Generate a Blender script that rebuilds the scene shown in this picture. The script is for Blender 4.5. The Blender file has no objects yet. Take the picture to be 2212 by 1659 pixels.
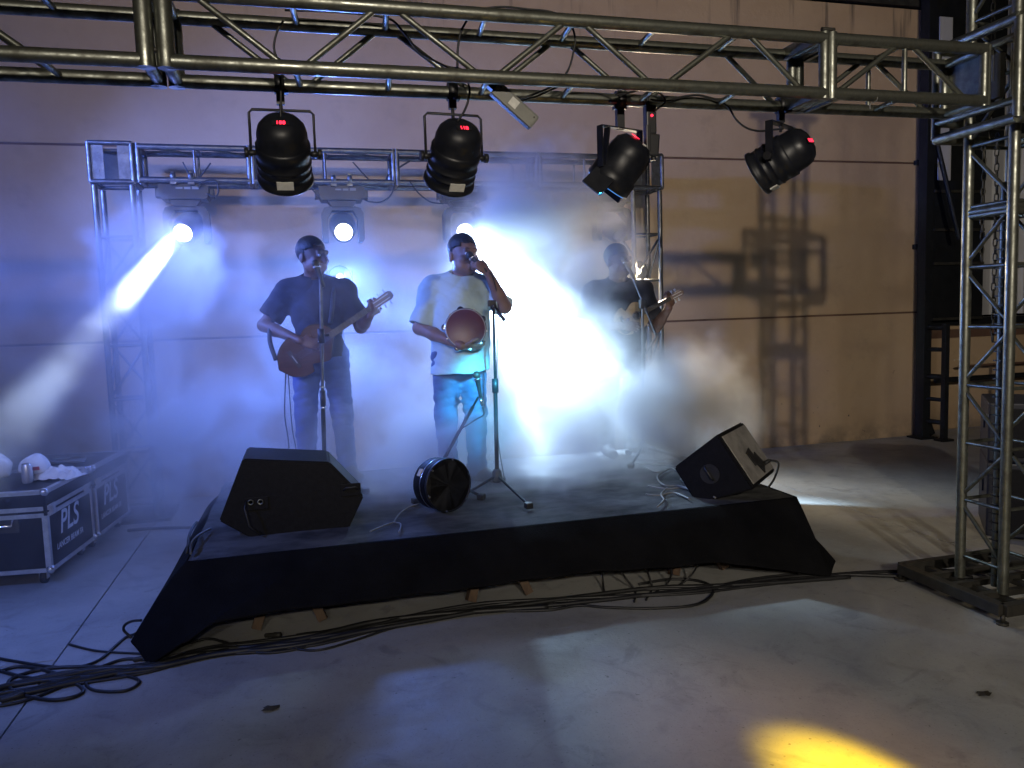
import bpy, bmesh, math, random
import numpy as np
from mathutils import Matrix, Vector, Euler
import mathutils.noise as mnoise

random.seed(7)
rng = np.random.default_rng(7)
SC = bpy.context.scene
COL = SC.collection
V = Vector
rad = math.radians

# ------------------------------------------------------------------ camera
CAM_Z = 1.55
def ortho(vx, vy, f=1671.0, cx=1106.0, cy=829.5):
    x = V((vx[0] - cx, cy - vx[1], -f)).normalized()
    y = V((vy[0] - cx, cy - vy[1], -f)); y = (y - x * y.dot(x)).normalized()
    z = x.cross(y)
    return Matrix((x, y, z))
RCAM = ortho((7395, 473), (662, 690))
cam_data = bpy.data.cameras.new('camera')
cam = bpy.data.objects.new('camera', cam_data)
COL.objects.link(cam)
cam.matrix_world = Matrix.Translation((0, 0, CAM_Z)) @ RCAM.to_4x4()
cam_data.sensor_width = 36.0
cam_data.lens = 1671.0 / 2212.0 * 36.0
cam_data.clip_start = 0.05
cam_data.clip_end = 400.0
SC.camera = cam

# ------------------------------------------------------------------ world: night sky
world = bpy.data.worlds.new('World')
SC.world = world
world.use_nodes = True
wn = world.node_tree
sky = wn.nodes.new('ShaderNodeTexSky')
sky.sky_type = 'NISHITA'
sky.sun_disc = False
sky.sun_elevation = rad(-7.0)
sky.sun_rotation = rad(200)
bg = wn.nodes['Background']
wn.links.new(sky.outputs[0], bg.inputs[0])
bg.inputs[1].default_value = 0.05

# ------------------------------------------------------------------ render and exposure
SC.view_settings.view_transform = 'Standard'
SC.view_settings.look = 'None'
SC.view_settings.gamma = 1.0
SC.view_settings.exposure = 0.0
SC.view_settings.use_curve_mapping = False
SC.render.engine = 'CYCLES'
cy = SC.cycles
cy.use_denoising = True
try: cy.denoiser = 'OPENIMAGEDENOISE'
except Exception: pass
cy.max_bounces = 6
cy.diffuse_bounces = 2
cy.glossy_bounces = 2
cy.volume_bounces = 1
cy.transparent_max_bounces = 8
cy.volume_step_rate = 1.0
cy.volume_max_steps = 256
cy.sample_clamp_indirect = 4.0
cy.caustics_reflective = False
cy.caustics_refractive = False

# ------------------------------------------------------------------ lamps
def lamp(name, kind, loc, power, color, target=None, size=0.05, cone=None, blend=0.2):
    d = bpy.data.lights.new(name, kind)
    d.energy = power; d.color = color
    d.shadow_soft_size = size
    if kind == 'SPOT':
        d.spot_size = rad(cone); d.spot_blend = blend
    o = bpy.data.objects.new(name, d); COL.objects.link(o)
    o.location = loc
    if target is not None:
        o.rotation_euler = (V(target) - V(loc)).to_track_quat('-Z', 'Y').to_euler()
    return o

HEADS = [(-0.85, 6.75), (0.37, 6.75), (1.40, 6.75), (2.80, 6.75)]
LENS = [V((-0.87, 6.62, 2.29)), V((0.355, 6.60, 2.245)), V((1.395, 6.60, 2.27)), V((2.86, 6.63, 2.27))]
AIM = [V((-1.74, 5.2, 0.934)), V((0.30, 5.2, 0.3)), V((2.07, 5.58, 0.96)), V((2.95, 5.6, 0.2))]
LED_WASH = V((0.325, 6.80, 1.90))
LED_SIDE = V((3.05, 6.74, 1.90))

def build_lamps():
    # two floodlights on the building behind the photographer, aimed at the wall: the tower and beam shadows on it are theirs
    lamp('floodlight', 'SPOT', (0.25, -5.3, 3.85), 1350, (1.0, 0.89, 0.74), (4.6, 7.3, 3.4), 0.09, 76, 1.0)
    lamp('floodlight', 'SPOT', (-1.9, -5.3, 3.85), 520, (1.0, 0.92, 0.81), (2.6, 7.3, 4.2), 0.14, 86, 1.0)
    lamp('beam_lamp', 'SPOT', LENS[0] + (AIM[0] - LENS[0]).normalized() * 0.03, 20000, (0.60, 0.74, 1.0), AIM[0], 0.055, 10.0, 0.6)
    lamp('added_beam_fill', 'SPOT', LENS[0] + V((-.02, -.06, -.03)), 80, (0.13, 0.22, 1.0), (-0.6, 5.4, 0.6), 0.07, 150.0, 1.0)  # wide spot added at the lens to brighten smoke around the beam
    lamp('beam_lamp', 'SPOT', LENS[1] + (AIM[1] - LENS[1]).normalized() * 0.03, 250, (0.7, 0.8, 1.0), AIM[1], 0.05, 7.0, 0.3)
    lamp('beam_lamp', 'SPOT', LENS[2] + (AIM[2] - LENS[2]).normalized() * 0.03, 25000, (0.54, 0.77, 1.0), AIM[2], 0.05, 47.0, 0.95)
    lamp('added_beam_fill', 'SPOT', LENS[2] + V((.03, -.07, -.03)), 850, (0.46, 0.71, 1.0), (1.85, 5.4, 1.15), 0.06, 110.0, 1.0)  # wide spot added here too, lights smoke the beam cone misses
    lamp('wash_lamp', 'SPOT', LED_WASH + V((0, -0.06, 0)), 290, (0.13, 0.28, 1.0), (0.2, 3.0, 0.2), 0.07, 150, 0.6)
    lamp('side_lamp', 'SPOT', LED_SIDE + V((0, -0.06, 0)), 150, (1.0, 0.80, 0.52), (2.3, 5.4, .8), 0.07, 165, 0.6)
    # added blue fill beyond the left edge, tints the smoke and the wall
    lamp('added_blue_fill', 'SPOT', (-3.6, 5.0, 3.3), 1700, (0.13, 0.23, 1.0), (-0.6, 6.2, 2.3), 0.12, 68, 0.9)
    # second added blue fill beyond the left edge, for wall, cases and floor
    lamp('added_blue_fill', 'SPOT', (-2.3, 3.0, 2.5), 300, (0.14, 0.26, 1.0), (-1.7, 5.6, 1.3), 0.10, 140, 0.8)
    # cyan light of the third front stage light
    lamp('cyan_lamp', 'SPOT', (1.24, 3.05, 2.02), 1600, (0.06, 0.60, 1.0), (1.17, 5.0, 0.98), 0.06, 19, 0.9)
    # yellow stage light on the truss above the audience
    lamp('yellow_lamp', 'SPOT', (2.3, -2.3, 3.0), 12000, (1.0, 0.62, 0.0), (1.64, 1.95, 0.0), 0.05, 5.6, 0.8)
    lamp('yellow_halo', 'SPOT', (2.3, -2.3, 3.0), 420, (1.0, 0.42, 0.06), (1.58, 2.05, 0.0), 0.06, 15, 1.0)
build_lamps()

# ------------------------------------------------------------------ materials
def mat(name, c1, c2=None, rough=0.6, metal=0.0, scale=8.0, bump=0.0, bscale=None, detail=5.0, rough2=None, emit=None, estr=0.0, spec=0.5, stretch=None, lo=0.35, hi=0.65):
    m = bpy.data.materials.new(name); m.use_nodes = True
    nt = m.node_tree; L = nt.links.new
    b = nt.nodes['Principled BSDF']
    b.inputs['Base Color'].default_value = (*c1, 1)
    b.inputs['Roughness'].default_value = rough
    b.inputs['Metallic'].default_value = metal
    b.inputs['Specular IOR Level'].default_value = spec
    if emit:
        b.inputs['Emission Color'].default_value = (*emit, 1); b.inputs['Emission Strength'].default_value = estr
    if c2 is not None or bump:
        geo = nt.nodes.new('ShaderNodeNewGeometry')
        mp = nt.nodes.new('ShaderNodeMapping'); L(geo.outputs['Position'], mp.inputs[0])
        if stretch: mp.inputs['Scale'].default_value = stretch
        n = nt.nodes.new('ShaderNodeTexNoise'); n.inputs['Scale'].default_value = scale; n.inputs['Detail'].default_value = detail
        n.inputs['Roughness'].default_value = 0.62
        L(mp.outputs[0], n.inputs['Vector'])
        if c2 is not None:
            r = nt.nodes.new('ShaderNodeValToRGB')
            r.color_ramp.elements[0].position = lo; r.color_ramp.elements[0].color = (*c1, 1)
            r.color_ramp.elements[1].position = hi; r.color_ramp.elements[1].color = (*c2, 1)
            L(n.outputs['Fac'], r.inputs[0]); L(r.outputs[0], b.inputs['Base Color'])
        if rough2 is not None:
            mr = nt.nodes.new('ShaderNodeMapRange'); mr.inputs['From Min'].default_value = .35; mr.inputs['From Max'].default_value = .65
            mr.inputs['To Min'].default_value = rough; mr.inputs['To Max'].default_value = rough2
            L(n.outputs['Fac'], mr.inputs[0]); L(mr.outputs[0], b.inputs['Roughness'])
        if bump:
            n2 = n
            if bscale:
                n2 = nt.nodes.new('ShaderNodeTexNoise'); n2.inputs['Scale'].default_value = bscale; n2.inputs['Detail'].default_value = 4
                L(mp.outputs[0], n2.inputs['Vector'])
            bp = nt.nodes.new('ShaderNodeBump'); bp.inputs['Strength'].default_value = 0.6; bp.inputs['Distance'].default_value = bump
            L(n2.outputs['Fac'], bp.inputs['Height']); L(bp.outputs[0], b.inputs['Normal'])
    return m

def wall_paint():
    m = bpy.data.materials.new('wall_paint'); m.use_nodes = True
    nt = m.node_tree; L = nt.links.new; b = nt.nodes['Principled BSDF']; b.inputs['Roughness'].default_value = .85
    geo = nt.nodes.new('ShaderNodeNewGeometry')
    sep = nt.nodes.new('ShaderNodeSeparateXYZ'); L(geo.outputs['Position'], sep.inputs[0])
    def noise(scale, sx=1, sz=1, det=5):
        mp = nt.nodes.new('ShaderNodeMapping'); mp.inputs['Scale'].default_value = (sx, 1, sz); L(geo.outputs['Position'], mp.inputs[0])
        n = nt.nodes.new('ShaderNodeTexNoise'); n.inputs['Scale'].default_value = scale; n.inputs['Detail'].default_value = det; n.inputs['Roughness'].default_value = .6
        L(mp.outputs[0], n.inputs['Vector']); return n.outputs['Fac']
    def rng_(s, a, bb, c=0, d=1, smooth=True):
        r = nt.nodes.new('ShaderNodeMapRange'); r.interpolation_type = 'SMOOTHSTEP' if smooth else 'LINEAR'
        for k, v in zip(('From Min', 'From Max', 'To Min', 'To Max'), (a, bb, c, d)): r.inputs[k].default_value = v
        L(s, r.inputs[0]); return r.outputs[0]
    def mul(a, bb):
        q = nt.nodes.new('ShaderNodeMath'); q.operation = 'MULTIPLY'; L(a, q.inputs[0])
        if isinstance(bb, float): q.inputs[1].default_value = bb
        else: L(bb, q.inputs[1])
        return q.outputs[0]
    def mix(f, a, col):
        q = nt.nodes.new('ShaderNodeMix'); q.data_type = 'RGBA'; L(f, q.inputs[0])
        if isinstance(a, tuple): q.inputs[6].default_value = (*a, 1)
        else: L(a, q.inputs[6])
        q.inputs[7].default_value = (*col, 1); return q.outputs[2]
    c = mix(rng_(noise(.9), .3, .7), (.42, .29, .175), (.49, .35, .215))
    c = mix(mul(rng_(noise(5.0), .52, .75), .35), c, (.33, .24, .15))
    # rain streaks under the coping, splash dirt over the ground, chipped specks
    c = mix(mul(mul(rng_(noise(3.0, 2.2, .12), .56, .7), rng_(sep.outputs['Z'], 3.9, 4.75)), .85), c, (.05, .045, .04))
    c = mix(mul(mul(rng_(noise(2.6, 1, 1), .36, .66), rng_(sep.outputs['Z'], .34, 0.0)), .75), c, (.10, .085, .065))
    c = mix(mul(mul(rng_(noise(13.0, 1, 1, 2), .70, .73), rng_(sep.outputs['Z'], 1.2, .2)), .9), c, (.06, .05, .045))
    L(c, b.inputs['Base Color'])
    bp = nt.nodes.new('ShaderNodeBump'); bp.inputs['Distance'].default_value = .004; bp.inputs['Strength'].default_value = .5
    L(noise(26.0), bp.inputs['Height']); L(bp.outputs[0], b.inputs['Normal'])
    return m

def concrete_floor():
    m = bpy.data.materials.new('concrete_floor'); m.use_nodes = True
    nt = m.node_tree; L = nt.links.new; b = nt.nodes['Principled BSDF']
    geo = nt.nodes.new('ShaderNodeNewGeometry')
    def noise(scale, det=6, stretch=(1, 1, 1), rot=0, dist=0.0):
        mp = nt.nodes.new('ShaderNodeMapping'); mp.inputs['Scale'].default_value = stretch; mp.inputs['Rotation'].default_value = (0, 0, rot); L(geo.outputs['Position'], mp.inputs[0])
        n = nt.nodes.new('ShaderNodeTexNoise'); n.inputs['Scale'].default_value = scale; n.inputs['Detail'].default_value = det; n.inputs['Roughness'].default_value = .62; n.inputs['Distortion'].default_value = dist
        L(mp.outputs[0], n.inputs['Vector']); return n.outputs['Fac']
    def rng_(s, a, bb, c=0, d=1):
        r = nt.nodes.new('ShaderNodeMapRange'); r.interpolation_type = 'SMOOTHSTEP'
        for k, v in zip(('From Min', 'From Max', 'To Min', 'To Max'), (a, bb, c, d)): r.inputs[k].default_value = v
        L(s, r.inputs[0]); return r.outputs[0]
    def mix(f, a, col):
        q = nt.nodes.new('ShaderNodeMix'); q.data_type = 'RGBA'; L(f, q.inputs[0])
        if isinstance(a, tuple): q.inputs[6].default_value = (*a, 1)
        else: L(a, q.inputs[6])
        q.inputs[7].default_value = (*col, 1); return q.outputs[2]
    c = mix(rng_(noise(.8, 6, dist=.6), .32, .68), (.27, .27, .26), (.38, .375, .355))
    c = mix(rng_(noise(4.5, 8, dist=1.2), .48, .80, 0, .6), c, (.15, .148, .14))
    c = mix(rng_(noise(2.0, 5, (1, .18, 1), .5), .55, .75, 0, .35), c, (.42, .41, .39))
    c = mix(rng_(noise(34, 2), .68, .75, 0, .75), c, (.09, .088, .085))
    c = mix(rng_(noise(9, 9, (1, .5, 1), .9, 2.0), .57, .62, 0, .4), c, (.33, .325, .31))
    c = mix(rng_(noise(1.3, 4, dist=2.5), .60, .70, 0, .45), c, (.14, .138, .13))
    c = mix(rng_(noise(90, 2), .58, .75, 0, .5), c, (.13, .128, .12))
    L(c, b.inputs['Base Color'])
    L(rng_(noise(2.3, 5), .3, .7, .42, .68), b.inputs['Roughness'])
    bp = nt.nodes.new('ShaderNodeBump'); bp.inputs['Distance'].default_value = .004; bp.inputs['Strength'].default_value = .5
    L(noise(30, 9), bp.inputs['Height']); L(bp.outputs[0], b.inputs['Normal'])
    return m

M = {}
M['wall'] = wall_paint()
M['floor'] = concrete_floor()
M['dirt'] = mat('joint_dirt', (.05, .045, .04), (.08, .075, .065), .95)
M['sealant'] = mat('groove_sealant', (.10, .055, .035), (.15, .08, .05), .8, scale=5)
M['steel'] = mat('galvanised_tube', (.27, .28, .24), (.12, .12, .10), .30, .85, scale=14, rough2=.55, bump=.0008, bscale=60)
M['steel_back'] = mat('galvanised_tube_pale', (.17, .175, .18), (.10, .10, .10), .38, .9, scale=16, rough2=.5, bump=.0006, bscale=60)
M['steel_dark'] = mat('blackened_steel', (.035, .034, .03), (.07, .065, .055), .55, .5, scale=9)
M['iron'] = mat('painted_black_iron', (.006, .007, .009), (.011, .012, .014), .6, .1, scale=7, spec=.3)
M['black'] = mat('black_lamp_paint', (.008, .009, .013), (.014, .015, .020), .34, 0.0, scale=11, rough2=.46, spec=.32)
M['black_plastic'] = mat('black_plastic', (.014, .014, .016), (.022, .022, .024), .45, scale=20)
M['box_paint'] = mat('textured_black_paint', (.0045, .0045, .006), (.008, .008, .0095), .55, scale=40, bump=.0015, bscale=160, spec=.16)
M['rubber'] = mat('black_cable', (.010, .010, .011), (.018, .018, .019), .5, scale=12)
M['cable_grey'] = mat('grey_cable', (.13, .13, .13), (.20, .20, .20), .5, scale=12)
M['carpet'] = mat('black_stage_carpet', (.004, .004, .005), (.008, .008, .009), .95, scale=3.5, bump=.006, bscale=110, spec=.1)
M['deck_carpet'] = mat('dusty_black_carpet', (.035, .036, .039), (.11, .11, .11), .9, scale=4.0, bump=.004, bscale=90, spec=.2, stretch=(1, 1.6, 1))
M['wood'] = mat('rough_leg_wood', (.07, .04, .022), (.11, .065, .037), .7, scale=6, stretch=(6, 6, 1))
M['ply'] = mat('deck_ply', (.22, .15, .09), (.30, .21, .13), .8, scale=5)
M['label'] = mat('paper_label', (.55, .54, .50), (.66, .65, .60), .7, scale=30)
M['grey_box'] = mat('grey_plastic_box', (.15, .15, .135), (.20, .20, .18), .5, scale=15)
M['lens_lit'] = mat('lit_lens', (1, 1, 1), emit=(.86, .92, 1.0), estr=30.0)
M['lens_warm'] = mat('lit_warm_lens', (1, 1, 1), emit=(1.0, .86, .62), estr=30.0)
M['lens_off'] = mat('dark_lens', (.05, .06, .08), rough=.08)
M['lens_blue'] = mat('lit_blue_lens', (.1, .3, .8), emit=(.10, .35, 1.0), estr=.5)
M['red_led'] = mat('red_led', (.4, .01, .02), emit=(1.0, .02, .05), estr=4.0)
M['bare_panel'] = mat('worn_grey_panel', (.20, .19, .18), (.34, .32, .30), .65, scale=9)
M['alu'] = mat('case_aluminium', (.50, .51, .53), (.66, .67, .69), .38, .85, scale=18)
M['case'] = mat('black_laminate', (.007, .007, .012), (.012, .012, .017), .45, scale=14, spec=.25)
M['case_print'] = mat('white_print', (.62, .64, .68), rough=.6)
M['chrome'] = mat('chrome', (.75, .75, .77), rough=.18, metal=1.0)
M['can'] = mat('can_metal', (.62, .60, .60), (.72, .70, .70), .35, .6, scale=20)
M['cloth_white'] = mat('white_cloth', (.70, .68, .68), (.80, .79, .78), .9, scale=10, bump=.004, bscale=30)
M['red_print'] = mat('red_print', (.45, .06, .08), rough=.8)
M['skin'] = mat('brown_skin', (.12, .062, .04), (.16, .085, .055), .5, scale=9)
M['skin2'] = mat('tan_skin', (.18, .10, .066), (.23, .13, .088), .5, scale=9)
M['hair'] = mat('dark_hair', (.010, .008, .007), (.022, .018, .015), .55, scale=60, bump=.003, bscale=120)
M['eye'] = mat('eye_white', (.75, .73, .70), rough=.25)
M['polo'] = mat('dark_navy_polo', (.012, .014, .028), (.020, .023, .042), .85, scale=10, bump=.002, bscale=90)
M['tee'] = mat('pale_mint_shirt', (.42, .55, .55), (.49, .62, .61), .85, scale=6, bump=.002, bscale=80)
M['blk_shirt'] = mat('black_shirt', (.010, .011, .016), (.018, .019, .025), .85, scale=8, bump=.002, bscale=80)
M['jeans'] = mat('blue_jeans', (.05, .085, .18), (.09, .14, .26), .85, scale=7, bump=.002, bscale=120)
M['jeans_dark'] = mat('dark_blue_jeans', (.06, .10, .25), (.09, .14, .33), .85, scale=7, bump=.002, bscale=120)
M['trousers'] = mat('black_trousers', (.012, .012, .016), (.02, .02, .025), .85, scale=7)
M['shoe'] = mat('dark_shoe', (.02, .02, .025), (.04, .04, .045), .6, scale=12)
M['guitar_top'] = mat('amber_spruce_top', (.065, .027, .015), (.10, .042, .023), .25, scale=5, stretch=(1, 1, 14))
M['guitar_side'] = mat('dark_guitar_side', (.020, .012, .010), (.035, .02, .016), .25, scale=5)
M['tan_top'] = mat('pale_spruce_top', (.26, .17, .075), (.32, .22, .10), .3, scale=5, stretch=(1, 1, 14))
M['fret'] = mat('ebony', (.018, .013, .011), (.03, .022, .018), .4, scale=9)
M['head_wood'] = mat('headstock_wood', (.16, .10, .07), (.22, .15, .10), .4, scale=9)
M['drum_skin'] = mat('black_drum_head', (.016, .017, .022), (.028, .029, .036), .35, scale=6, rough2=.5)
M['tambourine'] = mat('red_drum_head', (.085, .022, .042), (.12, .032, .055), .4, scale=6)
M['white_shell'] = mat('white_shell', (.35, .35, .36), rough=.35)
M['sheet'] = mat('pale_corrugated_sheet', (.45, .45, .47), (.56, .56, .58), .55, .2, scale=3, stretch=(1, 1, .3))
M['red_sign'] = mat('dark_red_paint', (.30, .02, .02), (.38, .03, .03), .6)
M['speaker_blue'] = mat('speaker_paint', (.003, .0045, .012), (.006, .008, .018), .5, scale=40, bump=.001, bscale=150)
M['leaf'] = mat('dry_leaf', (.02, .016, .012), (.04, .03, .02), .8)

# ------------------------------------------------------------------ mesh helpers
class MB:
    def __init__(self): self.bm = bmesh.new(); self.M = Matrix.Identity(4); self.smooth = False
    def at(self, m): self.M = m; return self
    def _v(self, pts): return [self.bm.verts.new(self.M @ V(p)) for p in pts]
    def face(self, vs, smooth=False):
        try:
            f = self.bm.faces.new(vs); f.smooth = smooth; return f
        except ValueError: return None
    def box(self, c, s, rot=None, bev=0.0):
        R = rot.to_matrix() if rot is not None else Matrix.Identity(3)
        h = [x / 2 for x in s]
        vs = self._v([V(c) + R @ V((sx * h[0], sy * h[1], sz * h[2])) for sx in (-1, 1) for sy in (-1, 1) for sz in (-1, 1)])
        q = [(0, 1, 3, 2), (4, 6, 7, 5), (0, 4, 5, 1), (2, 3, 7, 6), (0, 2, 6, 4), (1, 5, 7, 3)]
        fs = [self.face([vs[i] for i in f]) for f in q]
        if bev:
            es = {e for f in fs for e in f.edges}
            bmesh.ops.bevel(self.bm, geom=list(es), offset=bev, segments=2, affect='EDGES', profile=.6)
        return self
    def ring(self, c, ax, r, n, ref=None):
        ax = V(ax).normalized()
        u = V(ref) if ref is not None else (ax.orthogonal())
        u = (u - ax * u.dot(ax)).normalized(); w = ax.cross(u)
        return self._v([V(c) + (u * math.cos(2 * math.pi * i / n) + w * math.sin(2 * math.pi * i / n)) * r for i in range(n)])
    def skin(self, rings, caps=True, smooth=True):
        n = len(rings[0])
        for a, b in zip(rings, rings[1:]):
            for i in range(n):
                self.face([a[i], a[(i + 1) % n], b[(i + 1) % n], b[i]], smooth)
        if caps:
            self.face(list(reversed(rings[0]))); self.face(rings[-1])
        return self
    def tube(self, p0, p1, r, n=10, r1=None):
        d = V(p1) - V(p0)
        ref = d.orthogonal()
        return self.skin([self.ring(p0, d, r, n, ref), self.ring(p1, d, r if r1 is None else r1, n, ref)])
    def path(self, pts, r, n=6, closed=False):
        pts = [V(p) for p in pts]; k = len(pts); rings = []; ref = None
        for i, p in enumerate(pts):
            a = pts[i - 1] if i > 0 else (pts[-1] if closed else pts[0]); b = pts[(i + 1) % k] if (i < k - 1 or closed) else pts[-1]
            t = (b - a).normalized() if (b - a).length > 1e-9 else V((0, 0, 1))
            if ref is None: ref = t.orthogonal().normalized()
            ref = (ref - t * ref.dot(t))
            ref = ref.normalized() if ref.length > 1e-6 else t.orthogonal().normalized()
            rings.append(self.ring(p, t, r, n, ref))
        if closed: rings.append(rings[0])
        return self.skin(rings, caps=not closed)
    def lathe(self, prof, c=(0, 0, 0), ax=(0, 0, 1), n=24, caps=True):
        ax = V(ax).normalized(); ref = ax.orthogonal()
        return self.skin([self.ring(V(c) + ax * h, ax, max(r, 1e-4), n, ref) for r, h in prof], caps)
    def prism(self, poly, origin, ux, uy, depth, smooth=False):
        ux = V(ux).normalized(); uy = V(uy).normalized(); nz = ux.cross(uy)
        a = self._v([V(origin) + ux * x + uy * y for x, y in poly]); b = self._v([V(origin) + ux * x + uy * y + nz * depth for x, y in poly])
        self.face(list(reversed(a))); self.face(b)
        n = len(poly)
        for i in range(n): self.face([a[i], a[(i + 1) % n], b[(i + 1) % n], b[i]], smooth)
        return self
    def ball(self, c, r, seg=12, rings=8, sc=(1, 1, 1)):
        m = Matrix.Translation(self.M @ V(c)) @ Matrix.Diagonal((r * sc[0], r * sc[1], r * sc[2], 1))
        g = bmesh.ops.create_uvsphere(self.bm, u_segments=seg, v_segments=rings, radius=1, matrix=m)
        for v in g['verts']:
            for f in v.link_faces: f.smooth = True
        return self
    def mesh(self, name, m):
        bmesh.ops.recalc_face_normals(self.bm, faces=self.bm.faces)
        me = bpy.data.meshes.new(name); self.bm.to_mesh(me); self.bm.free()
        me.materials.append(m); return me
    def build(self, name, m, parent=None, loc=None):
        return link(name, self.mesh(name, m), parent, loc)

def link(name, data, parent=None, loc=None):
    o = bpy.data.objects.new(name, data); COL.objects.link(o)
    if parent is not None: o.parent = parent
    if loc is not None: o.location = loc
    return o
def tag(o, label=None, cat=None, group=None, kind=None):
    if label: o['label'] = label
    if cat: o['category'] = cat
    if group: o['group'] = group
    if kind: o['kind'] = kind
    return o
def thing(name, label, cat, loc=(0, 0, 0), rz=0.0, group=None):
    o = bpy.data.objects.new(name, None); COL.objects.link(o); o.empty_display_size = .1
    o.location = loc; o.rotation_euler = (0, 0, rz)
    return tag(o, label, cat, group)
def copy_tree(o, parent=None):
    c = o.copy(); COL.objects.link(c)
    if parent is not None: c.parent = parent
    for ch in [x for x in bpy.data.objects if x.parent == o]: copy_tree(ch, c)
    return c

UNIT = {}
def bar(name, p0, p1, r, m, parent, n=10):
    """a straight tube as one part; all tubes of a material share one unit mesh"""
    key = (m.name, n)
    if key not in UNIT:
        UNIT[key] = MB().tube((0, 0, 0), (0, 0, 1), 1.0, n).mesh('tube', m)
    p0 = V(p0); p1 = V(p1); d = p1 - p0
    o = link(name, UNIT[key], parent)
    o.matrix_local = Matrix.Translation(p0) @ d.to_track_quat('Z', 'Y').to_matrix().to_4x4() @ Matrix.Diagonal((r, r, d.length, 1))
    return o
def smooth_path(pts, k=6):
    pts = [V(p) for p in pts]; out = []
    for i in range(len(pts) - 1):
        p0 = pts[max(i - 1, 0)]; p1 = pts[i]; p2 = pts[i + 1]; p3 = pts[min(i + 2, len(pts) - 1)]
        for j in range(k):
            t = j / k
            out.append(0.5 * ((2 * p1) + (p2 - p0) * t + (2 * p0 - 5 * p1 + 4 * p2 - p3) * t * t + (3 * p1 - p0 - 3 * p2 + p3) * t ** 3))
    out.append(pts[-1]); return out
def view(u, v):   # direction of the sight line through a point of the photograph (2212 wide): where a thing stands
    return RCAM @ V((u - 1106.0, 829.5 - v, -1671.0))
def floor_at(u, v, z=0.0):
    d = view(u, v); return V((0, 0, CAM_Z)) + d * ((z - CAM_Z) / d.z)
def depth_at(u, v, y):
    d = view(u, v); return V((0, 0, CAM_Z)) + d * (y / d.y)

# ================================================================== SETTING
def ground():
    g = tag(MB().box((2, 8, -.14), (70, 70, .2)).build('ground', M['dirt']), kind='structure')
    xs = [-16.2, -11.2, -6.2, -1.2, 3.9, 9.0, 14.1]; ys = [-12, -8, -4.0, 0.0, 3.94, 8.6, 13.5]
    for i in range(len(xs) - 1):
        for j in range(len(ys) - 1):
            x0, x1 = xs[i] + .004, xs[i + 1] - .004; y0, y1 = ys[j] + .004, ys[j + 1] - .004
            if i == 3 and j in (3, 4): continue
            MB().box(((x0 + x1) / 2, (y0 + y1) / 2, -.02), (x1 - x0, y1 - y0, .04), bev=.002).build('slab', M['floor'], g)
    MB().box((1.35, 4.3, -.02), (5.1 - .008, 8.6 - .008, .04), bev=.002).build('slab', M['floor'], g)
ground()

def main_wall():
    w = thing('wall', 'tall tan wall of long precast panels with brown horizontal grooves', 'wall', (0, 7.3, 0))
    x0, x1 = -9.0, 6.74
    for z0, z1 in ((0.0, 1.40), (1.42, 3.05), (3.07, 4.70)):
        MB().box(((x0 + x1) / 2, .09, (z0 + z1) / 2), (x1 - x0, .18, z1 - z0), bev=.004).build('panel', M['wall'], w)
    for z in (1.41, 3.06):
        MB().box(((x0 + x1) / 2, .10, z), (x1 - x0 - .01, .17, .03)).build('groove_sealant', M['sealant'], w)
    MB().box(((x0 + x1) / 2, .09, 4.77), (x1 - x0 + .04, .26, .10), bev=.004).build('coping', M['steel_dark'], w)
    MB().box((6.68, -.04, 3.06), (.10, .06, .05)).build('bracket', M['iron'], w)
    MB().box((6.68, -.04, 2.14), (.10, .06, .05)).build('bracket', M['iron'], w)
main_wall()

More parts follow.
